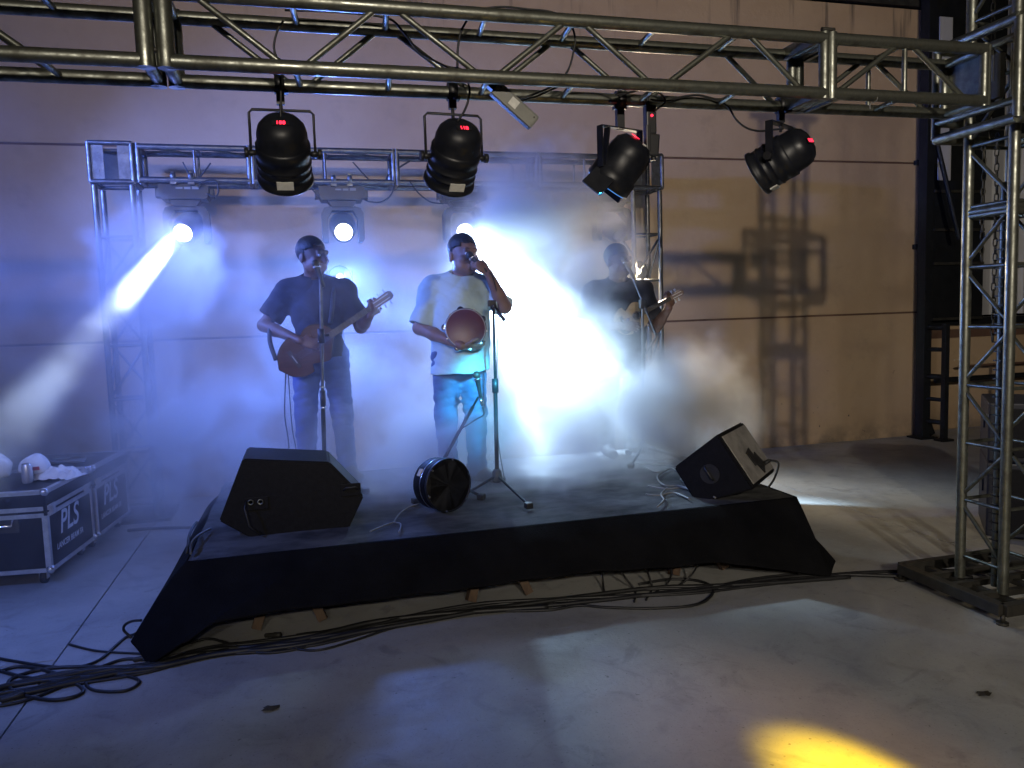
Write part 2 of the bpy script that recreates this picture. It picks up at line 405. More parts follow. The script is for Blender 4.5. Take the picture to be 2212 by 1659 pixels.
def right_end():
    # steel lattice column at the end of the wall
    c = thing('lattice_column', 'black steel lattice column with rungs at the right end of the tan wall', 'column', (6.655, 7.13, 0))
    MB().box((0, 0, 2.9), (.10, .12, 5.8), bev=.004).build('post', M['iron'], c)
    MB().box((0, 0, .01), (.22, .22, .02)).build('base_plate', M['iron'], c)
    MB().box((.055, -.25, .64), (.05, .06, 1.28)).build('post', M['iron'], c)
    MB().box((.055, -.25, .012), (.16, .12, .024)).build('base_plate', M['iron'], c)
    for z, r in ((.20, .026), (.45, .022), (.70, .030), (1.0, .024), (1.24, .030)):
        bar('rung', (.01, -.06, z), (.05, -.22, z), r, M['iron'], c, 8)
    MB().box((.09, .01, .14), (.06, .05, .24), Euler((0, rad(-24), 0))).build('gusset', M['iron'], c)
    bar('brace', (.06, -.04, 3.35), (.36, -.10, 2.2), .026, M['iron'], c, 8)
    # black sheet beside it, put in for the darkness of an open gap
    d = thing('dark_opening_sheet', 'black sheet with horizontal rails standing in for the dark opening above the low tan wall', 'dark opening', (6.93, 7.32, 0))
    MB().box((.34, .03, 3.6), (.78, .04, 4.6)).build('leaf', M['iron'], d)
    for z in (1.32, 1.95, 2.33, 2.76, 3.30):
        MB().box((.36, -.005, z), (.70, .03, .03)).build('rail', M['steel_dark'], d)
    for z, h, x in ((4.42, .46, .12), (3.52, .30, .10), (3.08, .40, .13)):
        MB().box((x, -.012, z), (.17, .014, h)).build('sheet_patch', M['sheet'], d)
    MB().box((.22, -.02, 3.98), (.26, .03, .14)).build('red_plate', M['red_sign'], d)
    # low wall with a rail in front
    lw = thing('low_wall', 'low tan wall with a dark cap behind the right truss tower', 'wall', (6.9, 7.5, 0))
    MB().box((3.6, .08, .62), (7.2, .16, 1.24), bev=.004).build('wall_body', M['wall'], lw)
    MB().box((3.6, .06, 1.28), (7.2, .24, .08)).build('cap', M['iron'], lw)
    MB().box((3.6, .08, 1.14), (7.2, .19, .10)).build('band', M['sealant'], lw)
    r = thing('handrail', 'black pipe handrail running along the low tan wall', 'railing', (6.95, 7.28, 0))
    bar('rail', (.02, 0, .62), (6.5, 0, .62), .032, M['iron'], r, 8)
    bar('rail', (.4, .06, .76), (6.5, .06, .76), .014, M['sealant'], r, 8)
    for x in (.9, 2.4, 3.9, 5.4): bar('baluster', (x, 0, 0), (x, 0, .75), .02, M['iron'], r, 8)
    # corrugated screen above
    s = thing('corrugated_screen', 'pale grey corrugated metal screen above the low wall', 'screen', (7.66, 7.75, 0))
    MB().box((.03, .02, 2.4), (.10, .10, 2.3)).build('frame_post', M['iron'], s)
    MB().box((2.6, .02, 3.42), (5.2, .08, .10)).build('frame_rail', M['iron'], s)
    rib = MB().prism([(0, 0), (.035, -.045), (.115, -.045), (.15, 0), (.22, 0), (.22, .01), (0, .01)], (0, 0, 1.34), (1, 0, 0), (0, 1, 0), 2.02).mesh('sheet_rib', M['sheet'])
    for i in range(22): link('sheet_rib', rib, s, (.10 + i * .2205, 0, 0))
    MB().box((2.6, .16, 5.2), (5.2, .05, 3.4)).build('upper_panel', M['iron'], s)
    for x in (.35,): MB().box((x, .12, 4.45), (.2, .02, .5)).build('sheet_patch', M['sheet'], s)
right_end()

# ================================================================== STAGE
DZ = 0.40
def stage():
    s = thing('stage', 'low black carpeted stage with a skirt hanging over its front edge', 'stage', (1.1, 4.95, 0))
    X0, X1, Y0, Y1 = -1.70, 1.70, -.95, .95
    for i in range(2):
        w = (X1 - X0) / 2
        MB().box((X0 + w * (i + .5), 0, DZ - .045), (w - .006, Y1 - Y0 - .02, .05)).build('deck_board', M['ply'], s)
    # carpet lying on the deck with low wrinkles
    mb = MB(); nx, ny = 90, 52; g = []
    for j in range(ny + 1):
        row = []
        for i in range(nx + 1):
            x = X0 - .015 + (X1 - X0 + .03) * i / nx; y = Y0 - .015 + (Y1 - Y0 + .03) * j / ny
            z = DZ - .012 + .004 * math.sin(x * 5 + y * 3) * math.sin(y * 7 - x * 2.3) + .007 * max(0, math.sin(y * 16 + .9 * math.sin(x * 2.1))) ** 8 * (.5 + .5 * math.sin(x * 1.7 + 1))
            row.append((x, y, z))
        g.append(mb._v(row))
    for j in range(ny):
        for i in range(nx): mb.face([g[j][i], g[j][i + 1], g[j + 1][i + 1], g[j + 1][i]], True)
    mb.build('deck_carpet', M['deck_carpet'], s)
    # overhanging carpet: front skirt with two hanging corners, and the sides
    top = [(-1.715, .5), (-1.715, -.4), (-1.715, -.965), (-1.6, -.965), (-.9, -.965), (0, -.965), (.9, -.965), (1.6, -.965), (1.715, -.965), (1.715, -.5), (1.715, .5)]
    bot = [(-1.86, .6, .20), (-1.90, -.45, .14), (-1.965, -1.10, .075), (-1.86, -1.25, .008), (-1.60, -1.22, .165), (0, -1.235, .19), (1.05, -1.25, .155), (1.50, -1.29, .055), (1.70, -1.31, .012), (1.79, -1.26, .075), (1.86, .45, .14)]
    tpar = [0, .14, .22, .26, .36, .5, .66, .76, .82, .88, 1.0]
    def ev(t, arr):
        for i in range(len(tpar) - 1):
            if t <= tpar[i + 1] + 1e-9:
                f = (t - tpar[i]) / (tpar[i + 1] - tpar[i])
                return [a + (b - a) * f for a, b in zip(arr[i], arr[i + 1])]
        return arr[-1]
    mb = MB(); nu, nv = 260, 26; g = []
    for j in range(nv + 1):
        f = j / nv; row = []
        for i in range(nu + 1):
            t = i / nu; a = ev(t, top); b = ev(t, bot)
            x = a[0] + (b[0] - a[0]) * f; y = a[1] + (b[1] - a[1]) * f; z = (DZ - .008) + (b[2] - (DZ - .008)) * f
            bulge = math.sin(math.pi * f) * .035; z += bulge * .6
            wav = f * (.008 * math.sin(t * 46 + 2 * math.sin(t * 9)) + .014 * math.sin(t * 19 + 1.0))
            nz = mnoise.noise((x * 2.2, y * 2.2, z * 3.0)) * .030 + mnoise.noise((x * 6 + 3, y * 6, z * 2.0)) * .016 + mnoise.noise((x * 13, y * 13, z * 5)) * .006
            k = min(1, f * 2.2)
            sag = f * f * (.022 * mnoise.noise((x * 1.3 + 5, 0, 0)) + .012 * mnoise.noise((x * 5, 2, 0)))
            row.append((x, y - wav - nz * k, z + wav * .3 + sag * (0 if b[2] < .1 else 1)))
        g.append(mb._v(row))
    for j in range(nv):
        for i in range(nu): mb.face([g[j][i], g[j + 1][i], g[j + 1][i + 1], g[j][i + 1]], True)
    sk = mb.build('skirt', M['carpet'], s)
    sm = sk.modifiers.new('thickness', 'SOLIDIFY'); sm.thickness = .007; sm.offset = -1
    # trestle legs
    def leg(x, y, dx, dy=0.0):
        MB().box((x, y, .18), (.045, .06, .37), Euler((rad(-14) if y < 0 else 0, dx, 0))).build('leg', M['wood'], s)
    for x in (-1.35, -.25, .95):
        for y in (-.93, .7):
            leg(x, y, rad(20)); leg(x + .20, y, rad(-22))
    leg(1.42, -.93, rad(-28)); leg(1.42, .7, rad(-28))
stage()

# ================================================================== TRUSSES
def zigzag(parent, m, x_nodes, a, b, r, along='x'):
    """diagonals between two chords a and b (each (y, z)); x_nodes alternates between a and b"""
    for i in range(len(x_nodes) - 1):
        p = a if i % 2 == 0 else b; q = b if i % 2 == 0 else a
        e = .028 if x_nodes[i + 1] > x_nodes[i] else -.028
        bar('brace', (x_nodes[i] + e, *p), (x_nodes[i + 1] - e, *q), r, m, parent, 8)

def front_truss():
    t = thing('truss_beam', 'near overhead steel box truss beam carrying four stage lights', 'truss', (0, 0, 0))
    YF, YB, ZB, ZT = 2.92, 3.146, 2.437, 2.663
    m = M['steel']
    secs = [(-3.4, -.462), (-.398, 2.192), (2.228, 3.03)]
    for x0, x1 in secs:
        for y in (YF, YB):
            for z in (ZB, ZT): bar('chord', (x0, y, z), (x1, y, z), .0255, m, t, 14)
        for x in (x0, x1):
            for y in (YF, YB): bar('end_post', (x, y, ZB - .024), (x, y, ZT + .024), .030 if x in (-.462, -.398) else .0225 if x != 3.03 else .02, m, t, 14)
            for z in (ZB, ZT): bar('end_post', (x, YF, z), (x, YB, z), .0225, m, t, 12)
    r = .0115
    fr = [-.33, .02, .353, .725, 1.072, 1.423, 1.795, 2.12]
    for y in (YF, YB):
        off = 0.0 if y == YF else .02
        xs = [x + off for x in fr]
        zigzag(t, m, xs, (y, ZT), (y, ZB), r)
        zigzag(t, m, [-3.3 + .36 * k + off for k in range(8)], (y, ZT), (y, ZB), r)
        zigzag(t, m, [2.22, 2.60, 2.96], (y, ZB), (y, ZT), r)
        bar('brace', (2.60, y, ZB), (2.60, y, ZT), .011, m, t, 8)
    for z in (ZB, ZT):
        for x in (-2.9, -2.2, -1.5, -.8, .02, .353, .725, 1.072, 1.423, 1.795, 2.6):
            bar('rung', (x, YF, z), (x + .02, YB, z), r, m, t, 8)
        for x in (2.15, 2.26): MB().box((x, (YF + YB) / 2, z), (.02, YB - YF, .05)).build('joint_plate', m, t)
    MB().box((3.05, 3.04, 2.55), (.012, .27, .27), bev=.003).build('end_plate', m, t)
    for x in (2.21, -.432):
        for y in (YF, YB):
            for z in (ZB, ZT): bar('bolt', (x - .03, y, z + .036), (x + .03, y, z + .036), .010, M['steel_dark'], t, 8)
front_truss()

def tower(name, label, cx, cy, half, z1, m, r, step, with_base, group=None, faces=(0, 1, 2, 3)):
    t = thing(name, label, 'truss tower', (cx, cy, 0), 0, group)
    z0 = .085 if with_base else .01
    L = [(-half, -half), (half, -half), (half, half), (-half, half)]
    for x, y in L: bar('leg', (x, y, z0), (x, y, z1), r, m, t, 14)
    k = 0; z = z0 + .12
    while z < z1 - .05:
        for i in range(4):
            a = L[i]; b = L[(i + 1) % 4]
            bar('rung', (*a, z), (*b, z), .0095, m, t, 8)
            if z + step < z1 and i in faces:
                p, q = (a, b) if (k + i) % 2 == 0 else (b, a)
                bar('brace', (*p, z + .02), (*q, z + step - .02), .0105, m, t, 8)
        k += 1; z += step
    return t

def right_tower():
    CX, CY, h = 3.41, 3.11, .13
    m = M['steel']
    t = tower('truss_tower', 'near lifting truss tower with chain and base frame at right edge', CX, CY, h, 3.6, m, .0255, .30, True, None, (3, 1))
    # section joints
    for z in (1.98, 2.0):
        for a, b in (((-h, -h), (h, -h)), ((h, -h), (h, h)), ((h, h), (-h, h)), ((-h, h), (-h, -h))):
            bar('joint_bar', (*a, z - .02), (*b, z - .02), .017, m, t, 10)
    # sleeve that the beam bolts to
    s = .235
    for z in (2.36, 2.80):
        for a, b in (((-s, -s), (s, -s)), ((s, -s), (s, s)), ((s, s), (-s, s)), ((-s, s), (-s, -s))):
            bar('sleeve_tube', (*a, z), (*b, z), .024, m, t, 12)
    for z in (2.44, 2.72):
        for a, b in (((-s, -s), (s, -s)), ((-s, s), (-s, -s)), ((s, s), (-s, s))):
            bar('sleeve_tube', (*a, z), (*b, z), .018, m, t, 10)
    for x, y in ((-s, -s), (s, -s), (s, s), (-s, s)): bar('sleeve_tube', (x, y, 2.36), (x, y, 2.80), .022, m, t, 12)
    MB().box((-s + .02, .02, 2.62), (.015, .22, .12)).build('sleeve_plate', M['steel'], t)
    MB().box((-s + .03, -.10, 2.58), (.03, .05, .20)).build('sleeve_roller', M['steel_dark'], t)
    # top pulley head
    MB().box((0, 0, 3.62), (.40, .40, .05)).build('pulley_head', M['steel_dark'], t)
    # inner guide mast and chain
    bar('guide_mast', (-.112, -.070, .1), (-.112, -.070, 2.1), .020, m, t, 12)
    for k in range(42):
        z = .16 + k * .045
        MB().box((-.112, -.070, z), (.047, .047, .006)).build('mast_collar', M['steel_dark'], t)
    link_mesh = MB().path([(math.cos(q) * .009, 0, math.sin(q) * .016 + (.006 if math.sin(q) > 0 else -.006)) for q in [k * math.pi / 5 for k in range(10)]], .0032, 5, True).mesh('chain_link', M['steel_dark'])
    for cx, cy_, z0, z1, mat_i in ((-.115, -.022, 1.35, 2.36, 0), (-.115, .055, 1.75, 2.36, 0), (-.05, .08, 2.36, 3.3, 0)):
        n = int((z1 - z0) / .036)
        for k in range(n):
            o = link('chain_link', link_mesh, t, (cx + .003 * math.sin(k * .7), cy_, z0 + k * .036))
            o.rotation_euler = (0, 0, (k % 2) * math.pi / 2 + .4)
    # base frame of square tube with feet
    x0, x1, y0, y1 = -.28, .40, -.27, .38
    mm = M['steel_dark']
    for p, q in (((x0, y0), (x1, y0)), ((x1, y0), (x1, y1)), ((x1, y1), (x0, y1)), ((x0, y1), (x0, y0))):
        a, b = V((*p, .07)), V((*q, .07)); c = (a + b) / 2; d = b - a
        MB().box(c, (abs(d.x) + .0 if abs(d.x) > .1 else .05, abs(d.y) if abs(d.y) > .1 else .05, .055), bev=.003).build('base_tube', mm, t)
    for y in (-.11, .05, .20): MB().box(((x0 + x1) / 2, y, .078), (x1 - x0 - .03, .032, .03)).build('base_rail', mm, t)
    for x in (-.13, .13): MB().box((x, .05, .06), (.03, y1 - y0 - .05, .03)).build('base_rail', mm, t)
    for x in (x0, x1):
        for y in (y0, y1):
            MB().tube((x, y, .01), (x, y, .05), .012, 8).tube((x, y, 0), (x, y, .012), .028, 10).build('foot', mm, t)
right_tower()

def back_truss():
    m = M['steel_back']
    YF, YB, ZB, ZT = 6.615, 6.885, 2.665, 2.915
    t = thing('truss_beam', 'far overhead truss beam carrying the moving head lights behind the band', 'truss', (0, 0, 0))
    secs = [(-1.155, -.345), (-.315, .80), (.83, 2.05), (2.08, 2.905)]
    for x0, x1 in secs:
        for y in (YF, YB):
            for z in (ZB, ZT): bar('chord', (x0, y, z), (x1, y, z), .024, m, t, 12)
        for x in (x0, x1):
            for y in (YF, YB): bar('end_post', (x, y, ZB - .024), (x, y, ZT + .024), .021, m, t, 10)
            for z in (ZB, ZT): bar('end_post', (x, YF, z), (x, YB, z), .021, m, t, 10)
        n = max(2, round((x1 - x0) / .55))
        for k in range(1, n):
            x = x0 + (x1 - x0) * k / n
            for y in (YF, YB): bar('post', (x, y, ZB), (x, y, ZT), .010, m, t, 8)
            for z in (ZB, ZT): bar('rung', (x, YF, z), (x + .03, YB, z), .010, m, t, 8)
        for z in (ZB, ZT):
            for k in range(n):
                xa = x0 + (x1 - x0) * k / n; xb = x0 + (x1 - x0) * (k + 1) / n
                bar('brace', (xa + .03, YF, z), (xb - .03, YB, z), .010, m, t, 8)
    def corner(x):
        for sx in (-.15, .15):
            for sy in (YF - .015, YB + .015): bar('block_post', (x + sx, sy, ZB - .02), (x + sx, sy, ZT + .02), .018, m, t, 10)
        for z in (ZB - .02, ZT + .02):
            for sy in (YF - .015, YB + .015): bar('block_post', (x - .15, sy, z), (x + .15, sy, z), .018, m, t, 10)
            for sx in (-.15, .15): bar('block_post', (x + sx, YF - .015, z), (x + sx, YB + .015, z), .018, m, t, 10)
        for sx in (-.092, .092):
            MB().box((x + sx, YF - .012, (ZB + ZT) / 2), (.085, .012, .25)).tube((x + sx, YF - .022, ZB + .06), (x + sx, YF - .016, ZB + .06), .012, 8).tube((x + sx, YF - .022, ZT - .05), (x + sx, YF - .016, ZT - .05), .012, 8).build('corner_plate', m, t)
        MB().box((x, YB, (ZB + ZT) / 2), (.26, .012, .25)).build('corner_plate', M['steel_dark'], t)
    corner(-1.345); corner(3.09)
    a = tower('truss_tower', 'hazy back truss tower at the left, lost in blue smoke', -1.345, 6.75, .132, 2.62, m, .022, .42, False)
    b = tower('truss_tower', 'back truss tower standing right of the cavaquinho player', 3.09, 6.75, .132, 2.62, m, .022, .42, False)
    for q in (a, b): MB().box((0, 0, .012), (.5, .5, .022)).build('base_plate', M['steel_dark'], q)
back_truss()

# ================================================================== STAGE LIGHTS ON THE NEAR BEAM
def digits(text, size, parent, mat_, m4, name='digit_display', depth=.001, shear=0.0, align='CENTER'):
    cu = bpy.data.curves.new(name, 'FONT'); cu.body = text; cu.size = size; cu.extrude = depth; cu.shear = shear
    cu.align_x = align; cu.align_y = 'CENTER'; cu.offset = size * .012
    o = bpy.data.objects.new('tmp', cu); COL.objects.link(o)
    dg = bpy.context.evaluated_depsgraph_get()
    me = bpy.data.meshes.new_from_object(o.evaluated_get(dg)); bpy.data.objects.remove(o)
    me.materials.clear(); me.materials.append(mat_)
    q = link(name, me, parent); q.matrix_local = m4
    return q

def frame_from(d, up=(0, 0, 1)):
    """rotation whose +Z is d and whose +Y is as close to up as it gets"""
    z = V(d).normalized(); y = V(up) - z * V(up).dot(z); y.normalize(); x = y.cross(z)
    return Matrix((x, y, z)).transposed().to_4x4()

def par_can(label, pivot, d, yaw, ytop, text, round_bar=True, hook_z=2.437, disp=(0.0, -.032)):
    t = thing('stage_light', label, 'stage light', pivot, 0, 'stage lights on the near truss beam')
    F = frame_from(d)
    prof = [(.004, -.150), (.040, -.147), (.068, -.134), (.086, -.112), (.093, -.085), (.094, -.045), (.097, -.042), (.102, -.038), (.102, -.004), (.099, 0), (.099, .028), (.103, .031), (.103, .037), (.099, .040), (.099, .062), (.103, .065), (.103, .071), (.099, .074), (.099, .098), (.106, .103), (.108, .118), (.104, .122), (.098, .122), (.096, .100)]
    MB().at(F).lathe(prof, n=36, caps=True).build('housing', M['black'], t)
    MB().at(F).lathe([(.001, .098), (.096, .099), (.097, .103), (.001, .108)], n=30).build('lens', M['lens_off'], t)
    MB().at(F).box((0, -.100, .078), (.062, .006, .034), Euler((0, 0, 0))).build('paper_label', M['label'], t)
    # display on the dome
    Dm = F @ Matrix.Translation((disp[0], disp[1], -.1485)) @ frame_from((disp[0] * 5, disp[1] * 5, -1.0), (0, 1, 0))
    MB().at(Dm).box((0, 0, 0), (.060, .024, .002)).build('display_window', M['black_plastic'], t)
    digits(text, .0235, t, M['red_led'], Dm @ Matrix.Translation((0, 0, .0015)))
    MB().at(F).tube((.058, .04, -.118), (.060, .042, -.122), .004, 8).build('button', M['black_plastic'], t)
    # yoke
    R = Matrix.Rotation(yaw, 4, 'Z'); hw = .118
    zt = ytop - pivot[2]
    pts = [(-hw, 0, -.015), (-hw, 0, zt - .012), (-hw + .012, 0, zt), (hw - .012, 0, zt), (hw, 0, zt - .012), (hw, 0, -.015)]
    if round_bar: MB().at(R).path(pts, .0055, 6).build('yoke', M['black_plastic'], t)
    else:
        mb = MB().at(R)
        mb.box((-hw, 0, zt / 2), (.006, .034, zt + .03)).box((hw, 0, zt / 2), (.006, .034, zt + .03)).box((0, 0, zt + .012), (2 * hw + .006, .034, .006)); mb.build('yoke', M['black'], t)
    for s in (-1, 1):
        MB().at(R).tube((s * (hw - .018), 0, 0), (s * (hw + .012), 0, 0), .010, 8).tube((s * (hw + .010), 0, 0), (s * (hw + .024), 0, 0), .019, 8).build('knob', M['black_plastic'], t)
    hz = hook_z - pivot[2]
    mb = MB(); mb.box((0, 0, (zt + hz) / 2 + .006), (.030, .022, hz - zt - .03)); mb.box((.004, 0, hz - .012), (.050, .030, .035)); mb.lathe([(.036, -.018), (.036, .018)], (0, 0, hz + .006), (1, 0, 0), 14); mb.tube((0, -.03, hz - .03), (.02, -.055, hz - .03), .006, 6); mb.tube((0, 0, zt - .02), (0, 0, zt + .03), .007, 6)
    mb.build('hook_clamp', M['black_plastic'], t)
    return t
par_can('black domed stage light hanging in front of the guitarist with light spilling behind it', (-.036, 3.146, 2.185), (.02, .70, -.71), .0, 2.345, '188')
par_can('black domed stage light hanging above the singer with pandeiro', (.628, 3.146, 2.185), (-.10, .68, -.72), .10, 2.352, '118')
par_can('black domed stage light aimed down to the left in front of bare tan wall', (2.135, 3.146, 2.205), (-.60, .66, -.45), .55, 2.345, 'SUN', False, disp=(.044, -.012))
def led_par():
    t = thing('stage_light', 'short faceted stage light with a four digit red display above the cavaquinho player', 'stage light', (1.352, 3.146, 2.165), 0, 'stage lights on the near truss beam')
    F = frame_from((-.50, .42, -.76))
    MB().at(F).lathe([(.02, -.125), (.062, -.118), (.088, -.09), (.096, -.05), (.096, .03), (.104, .035), (.106, .095), (.10, .10)], n=10).build('housing', M['black'], t)
    MB().at(F).lathe([(.001, .098), (.094, .099), (.094, .104), (.001, .106)], n=20).build('lens', M['lens_blue'], t)
    for s in (-1, 1): MB().at(F).box((s * .112, 0, .10), (.012, .10, .09), Euler((0, s * .5, 0))).build('barn_door', M['black'], t)
    Dm = F @ Matrix.Translation((.012, .016, -.1265)) @ frame_from((0, .0, -1.0), (0, 1, 0))
    digits('8888', .032, t, M['red_led'], Dm @ Matrix.Translation((0, 0, .003)))
    MB().at(F).tube((.020, -.040, -.120), (.020, -.040, -.1265), .010, 12).build('round_sticker', M['label'], t)
    R = Matrix.Rotation(.35, 4, 'Z'); hw = .115
    for off in (0, .0):
        MB().at(R).box((-hw, 0, .07), (.007, .032, .17)).box((hw, 0, .07), (.007, .032, .17)).box((0, 0, .153), (2 * hw, .032, .006)).build('yoke', M['black'], t)
        break
    MB().at(R).box((-hw + .030, 0, .07), (.007, .032, .16), Euler((0, .16, 0))).build('yoke', M['black'], t)
    mb = MB(); mb.box((0, 0, .205), (.034, .024, .11)); mb.box((.0, 0, .252), (.055, .03, .04)); mb.lathe([(.036, -.018), (.036, .018)], (0, 0, .272), (1, 0, 0), 14); mb.tube((-.02, -.02, .262), (-.06, -.03, .258), .006, 6)
    mb.build('hook_clamp', M['black_plastic'], t)
led_par()
def hanging_boxes():
    t = thing('power_supply', 'grey plastic power box dangling askew under the near beam', 'power box', (.845, 3.0, 2.355))
    F = Matrix.Rotation(rad(40), 4, 'Y')
    MB().at(F).box((0, 0, 0), (.205, .045, .060), bev=.010).build('case', M['grey_box'], t)
    MB().at(F).box((-.01, -.0235, .0), (.036, .002, .034)).build('paper_label', M['label'], t)
    for x in (-.085, .085): MB().at(F).tube((x, -.024, .012), (x, -.021, .012), .004, 8).build('screw', M['steel_dark'], t)
    MB().at(F).box((-.112, 0, .005), (.03, .03, .04)).build('plug', M['black_plastic'], t)
    t = thing('power_supply', 'black cable splitter with a red lamp hanging beside the faceted stage light', 'power box', (1.478, 3.12, 2.30))
    mb = MB(); mb.box((0, 0, .05), (.046, .042, .12), bev=.006).box((.006, 0, -.055), (.058, .045, .095), Euler((0, .08, 0)), bev=.008).box((-.018, -.012, -.03), (.02, .03, .11), bev=.004).tube((-.01, 0, .10), (-.01, 0, .16), .010, 8).tube((.014, .0, -.10), (.014, 0, -.118), .012, 8)
    mb.build('case', M['black_plastic'], t)
    MB().ball((.0, -.023, .065), .0055).build('red_lamp', M['red_led'], t)
    MB().tube((.018, -.022, .085), (.018, -.018, .085), .005, 8).build('steel_ring', M['chrome'], t)
hanging_boxes()

# ------------------------------------------------------------------ moving heads on the far beam
def moving_head(label, x, aim, lens, lit):
    t = thing('moving_head', label, 'stage light', (x, 6.75, 2.58), 0, 'moving head lights on the far truss beam')
    L0 = lens - V((x, 6.75, 2.58))
    mb = MB(); mb.prism([(-.165, -.055), (.165, -.055), (.185, -.02), (.185, .045), (.15, .06), (-.15, .06), (-.185, .045), (-.185, -.02)], (0, .11, 0), (1, 0, 0), (0, 0, 1), .22)
    mb.build('base', M['black'], t)
    for s in (-1, 1): MB().box((s * .20, 0, .0), (.035, .10, .07), bev=.006).build('base_handle', M['black_plastic'], t)
    MB().box((-.03, -.113, .028), (.05, .004, .012)).box((.03, -.113, .028), (.045, .004, .016)).box((.09, -.113, .030), (.05, .004, .02)).build('display', M['grey_box'], t)
    mb = MB(); mb.prism([(-.12, -.055), (.12, -.055), (.085, -.105), (-.085, -.105)], (0, .07, 0), (1, 0, 0), (0, 0, 1), .14); mb.build('neck', M['black'], t)
    for s in (-1, 1):
        mb = MB(); mb.prism([(s * .095, -.10), (s * .150, -.115), (s * .172, -.16), (s * .172, -.37), (s * .155, -.395), (s * .125, -.395), (s * .120, -.20), (s * .085, -.135)], (0, .065, 0), (1, 0, 0), (0, 0, 1), .13)
        mb.build('arm', M['black'], t)
    MB().box((0, 0, -.122), (.19, .13, .035), bev=.008).build('yoke_bridge', M['black'], t)
    d = (aim - lens).normalized(); piv = V((0, 0, -.27)); off = L0 - piv
    F = Matrix.Translation(piv) @ frame_from(d)
    ln = max(.1, off.dot(d))
    MB().at(F).lathe([(.03, -.17), (.085, -.155), (.108, -.11), (.112, -.02), (.105, .05), (.095, ln - .03), (.088, ln - .005), (.080, ln), (.074, ln - .012)], n=28).build('lamp_body', M['black'], t)
    MB().at(F).lathe([(.001, ln - .015), (.071, ln - .013), (.060, ln - .004), (.035, ln + .003), (.001, ln + .006)], n=28).build('lens', M['lens_lit'] if lit else M['lens_off'], t)
    for s in (-.065, .065):
        mb = MB(); mb.box((s, -.135, .075), (.045, .035, .05)).box((s, -.135, .118), (.026, .012, .06)).lathe([(.034, -.017), (.034, .017)], (s, -.135, .11), (1, 0, 0), 14)
        mb.build('clamp', M['steel_back'], t)
moving_head('moving head light throwing a bright white beam to the lower left', HEADS[0][0], V((-1.45, 4.4, 1.2)), LENS[0], True)
moving_head('moving head light with a glowing round lens right of the guitarist', HEADS[1][0], V((.25, 3.0, .9)), LENS[1], True)
moving_head('moving head light directly behind the head of the singer', HEADS[2][0], V((1.1, 3.2, .9)), LENS[2], True)
moving_head('unlit moving head light in thick smoke by the right back tower', HEADS[3][0], V((3.3, 5.6, 1.4)), LENS[3], False)

def led_flood(label, p, m, on_tower):
    t = thing('flood_light', label, 'stage light', tuple(p))
    MB().lathe([(.03, -.10), (.085, -.085), (.095, -.03), (.098, .0), (.09, .004)], ax=(0, -1, 0), n=24).build('housing', M['black'], t)
    MB().lathe([(.001, -.002), (.088, -.001), (.001, .006)], ax=(0, -1, 0), n=24).build('lens', m, t)
    MB().box((-.105, .02, .0), (.008, .03, .10)).box((.105, .02, 0), (.008, .03, .10)).box((0, .02, -.105 if not on_tower else .06), (.21, .03, .008)).build('yoke', M['black_plastic'], t)
    if not on_tower:
        bar('stand_pole', (0, .03, -1.89), (0, .03, -.10), .014, M['black_plastic'], t)
        for a in (.4, 2.5, 4.6): bar('stand_leg', (0, .03, -1.60), (.30 * math.cos(a), .03 + .18 * math.sin(a), -1.89), .010, M['black_plastic'], t)
led_flood('dazzling blue white flood light behind the shoulder of the guitarist', LED_WASH, M['lens_lit'], False)
led_flood('glaring warm flood light strapped inside the right back tower', LED_SIDE, M['lens_warm'], True)

# ------------------------------------------------------------------ cables on the trusses
def cable(label, pts, r=.0045, m=None, group=None, name='cable', k=6):
    o = MB().path(smooth_path(pts, k), r, 6).build(name, m or M['rubber'])
    return tag(o, label, 'cable', group)
def uv(y, *p): return [depth_at(u, v, y) for u, v in p]
cable('black cable drooping from the near beam to the leftmost domed stage light', uv(3.05, (612, 45), (598, 70), (592, 105), (603, 142), (606, 175), (607, 215), (606, 255)))
cable('black cable slanting down inside the near beam between two diagonals', uv(3.05, (615, 22), (720, 25), (832, 38), (868, 65), (905, 110), (960, 142), (1000, 152), (1012, 180), (1014, 205), (1004, 238), (988, 262)))
cable('black cable looping high over the near beam top tube', uv(3.0, (988, 150), (990, 95), (1002, 55), (1030, 25), (1080, 15), (1140, 20), (1190, 26), (1228, 45), (1242, 80), (1240, 105), (1228, 150), (1200, 182), (1150, 205), (1118, 214)))
cable('black cable from the power box back up to the near beam', uv(3.02, (1122, 220), (1160, 208), (1195, 192), (1230, 178), (1300, 176), (1345, 196)))
cable('black cable along the near beam ending at the rightmost stage light', uv(3.10, (1405, 215), (1440, 218), (1480, 208), (1510, 206), (1545, 215), (1572, 230), (1590, 258), (1612, 276), (1640, 283), (1672, 280), (1692, 278)))
cable('black cable loop above the faceted stage light', uv(3.08, (1330, 205), (1360, 200), (1400, 190), (1430, 205), (1436, 222), (1415, 238)))
cable('thin pale tie hanging under the right end of the near beam', uv(2.90, (1886, 197), (1895, 205), (1893, 218), (1880, 224), (1880, 236)), .0025, M['cable_grey'])
G = 'cables swagged along the far truss beam'
cable('thin cable looping off the moving head with the bright beam', uv(6.58, (445, 418), (465, 424), (472, 412), (466, 390), (440, 392), (428, 405)), .006, group=G)
cable('thin cable hanging in a V inside the left end of the far beam', uv(6.70, (395, 350), (408, 375), (425, 388), (440, 372), (455, 352)), .006, group=G)
cable('thin cable swag between the two middle moving heads', uv(6.58, (780, 428), (800, 436), (825, 436), (845, 420), (852, 395)), .006, group=G)
cable('thin cable running from the far beam into the moving head behind the singer', uv(6.58, (884, 392), (905, 418), (930, 436), (958, 440)), .006, group=G)
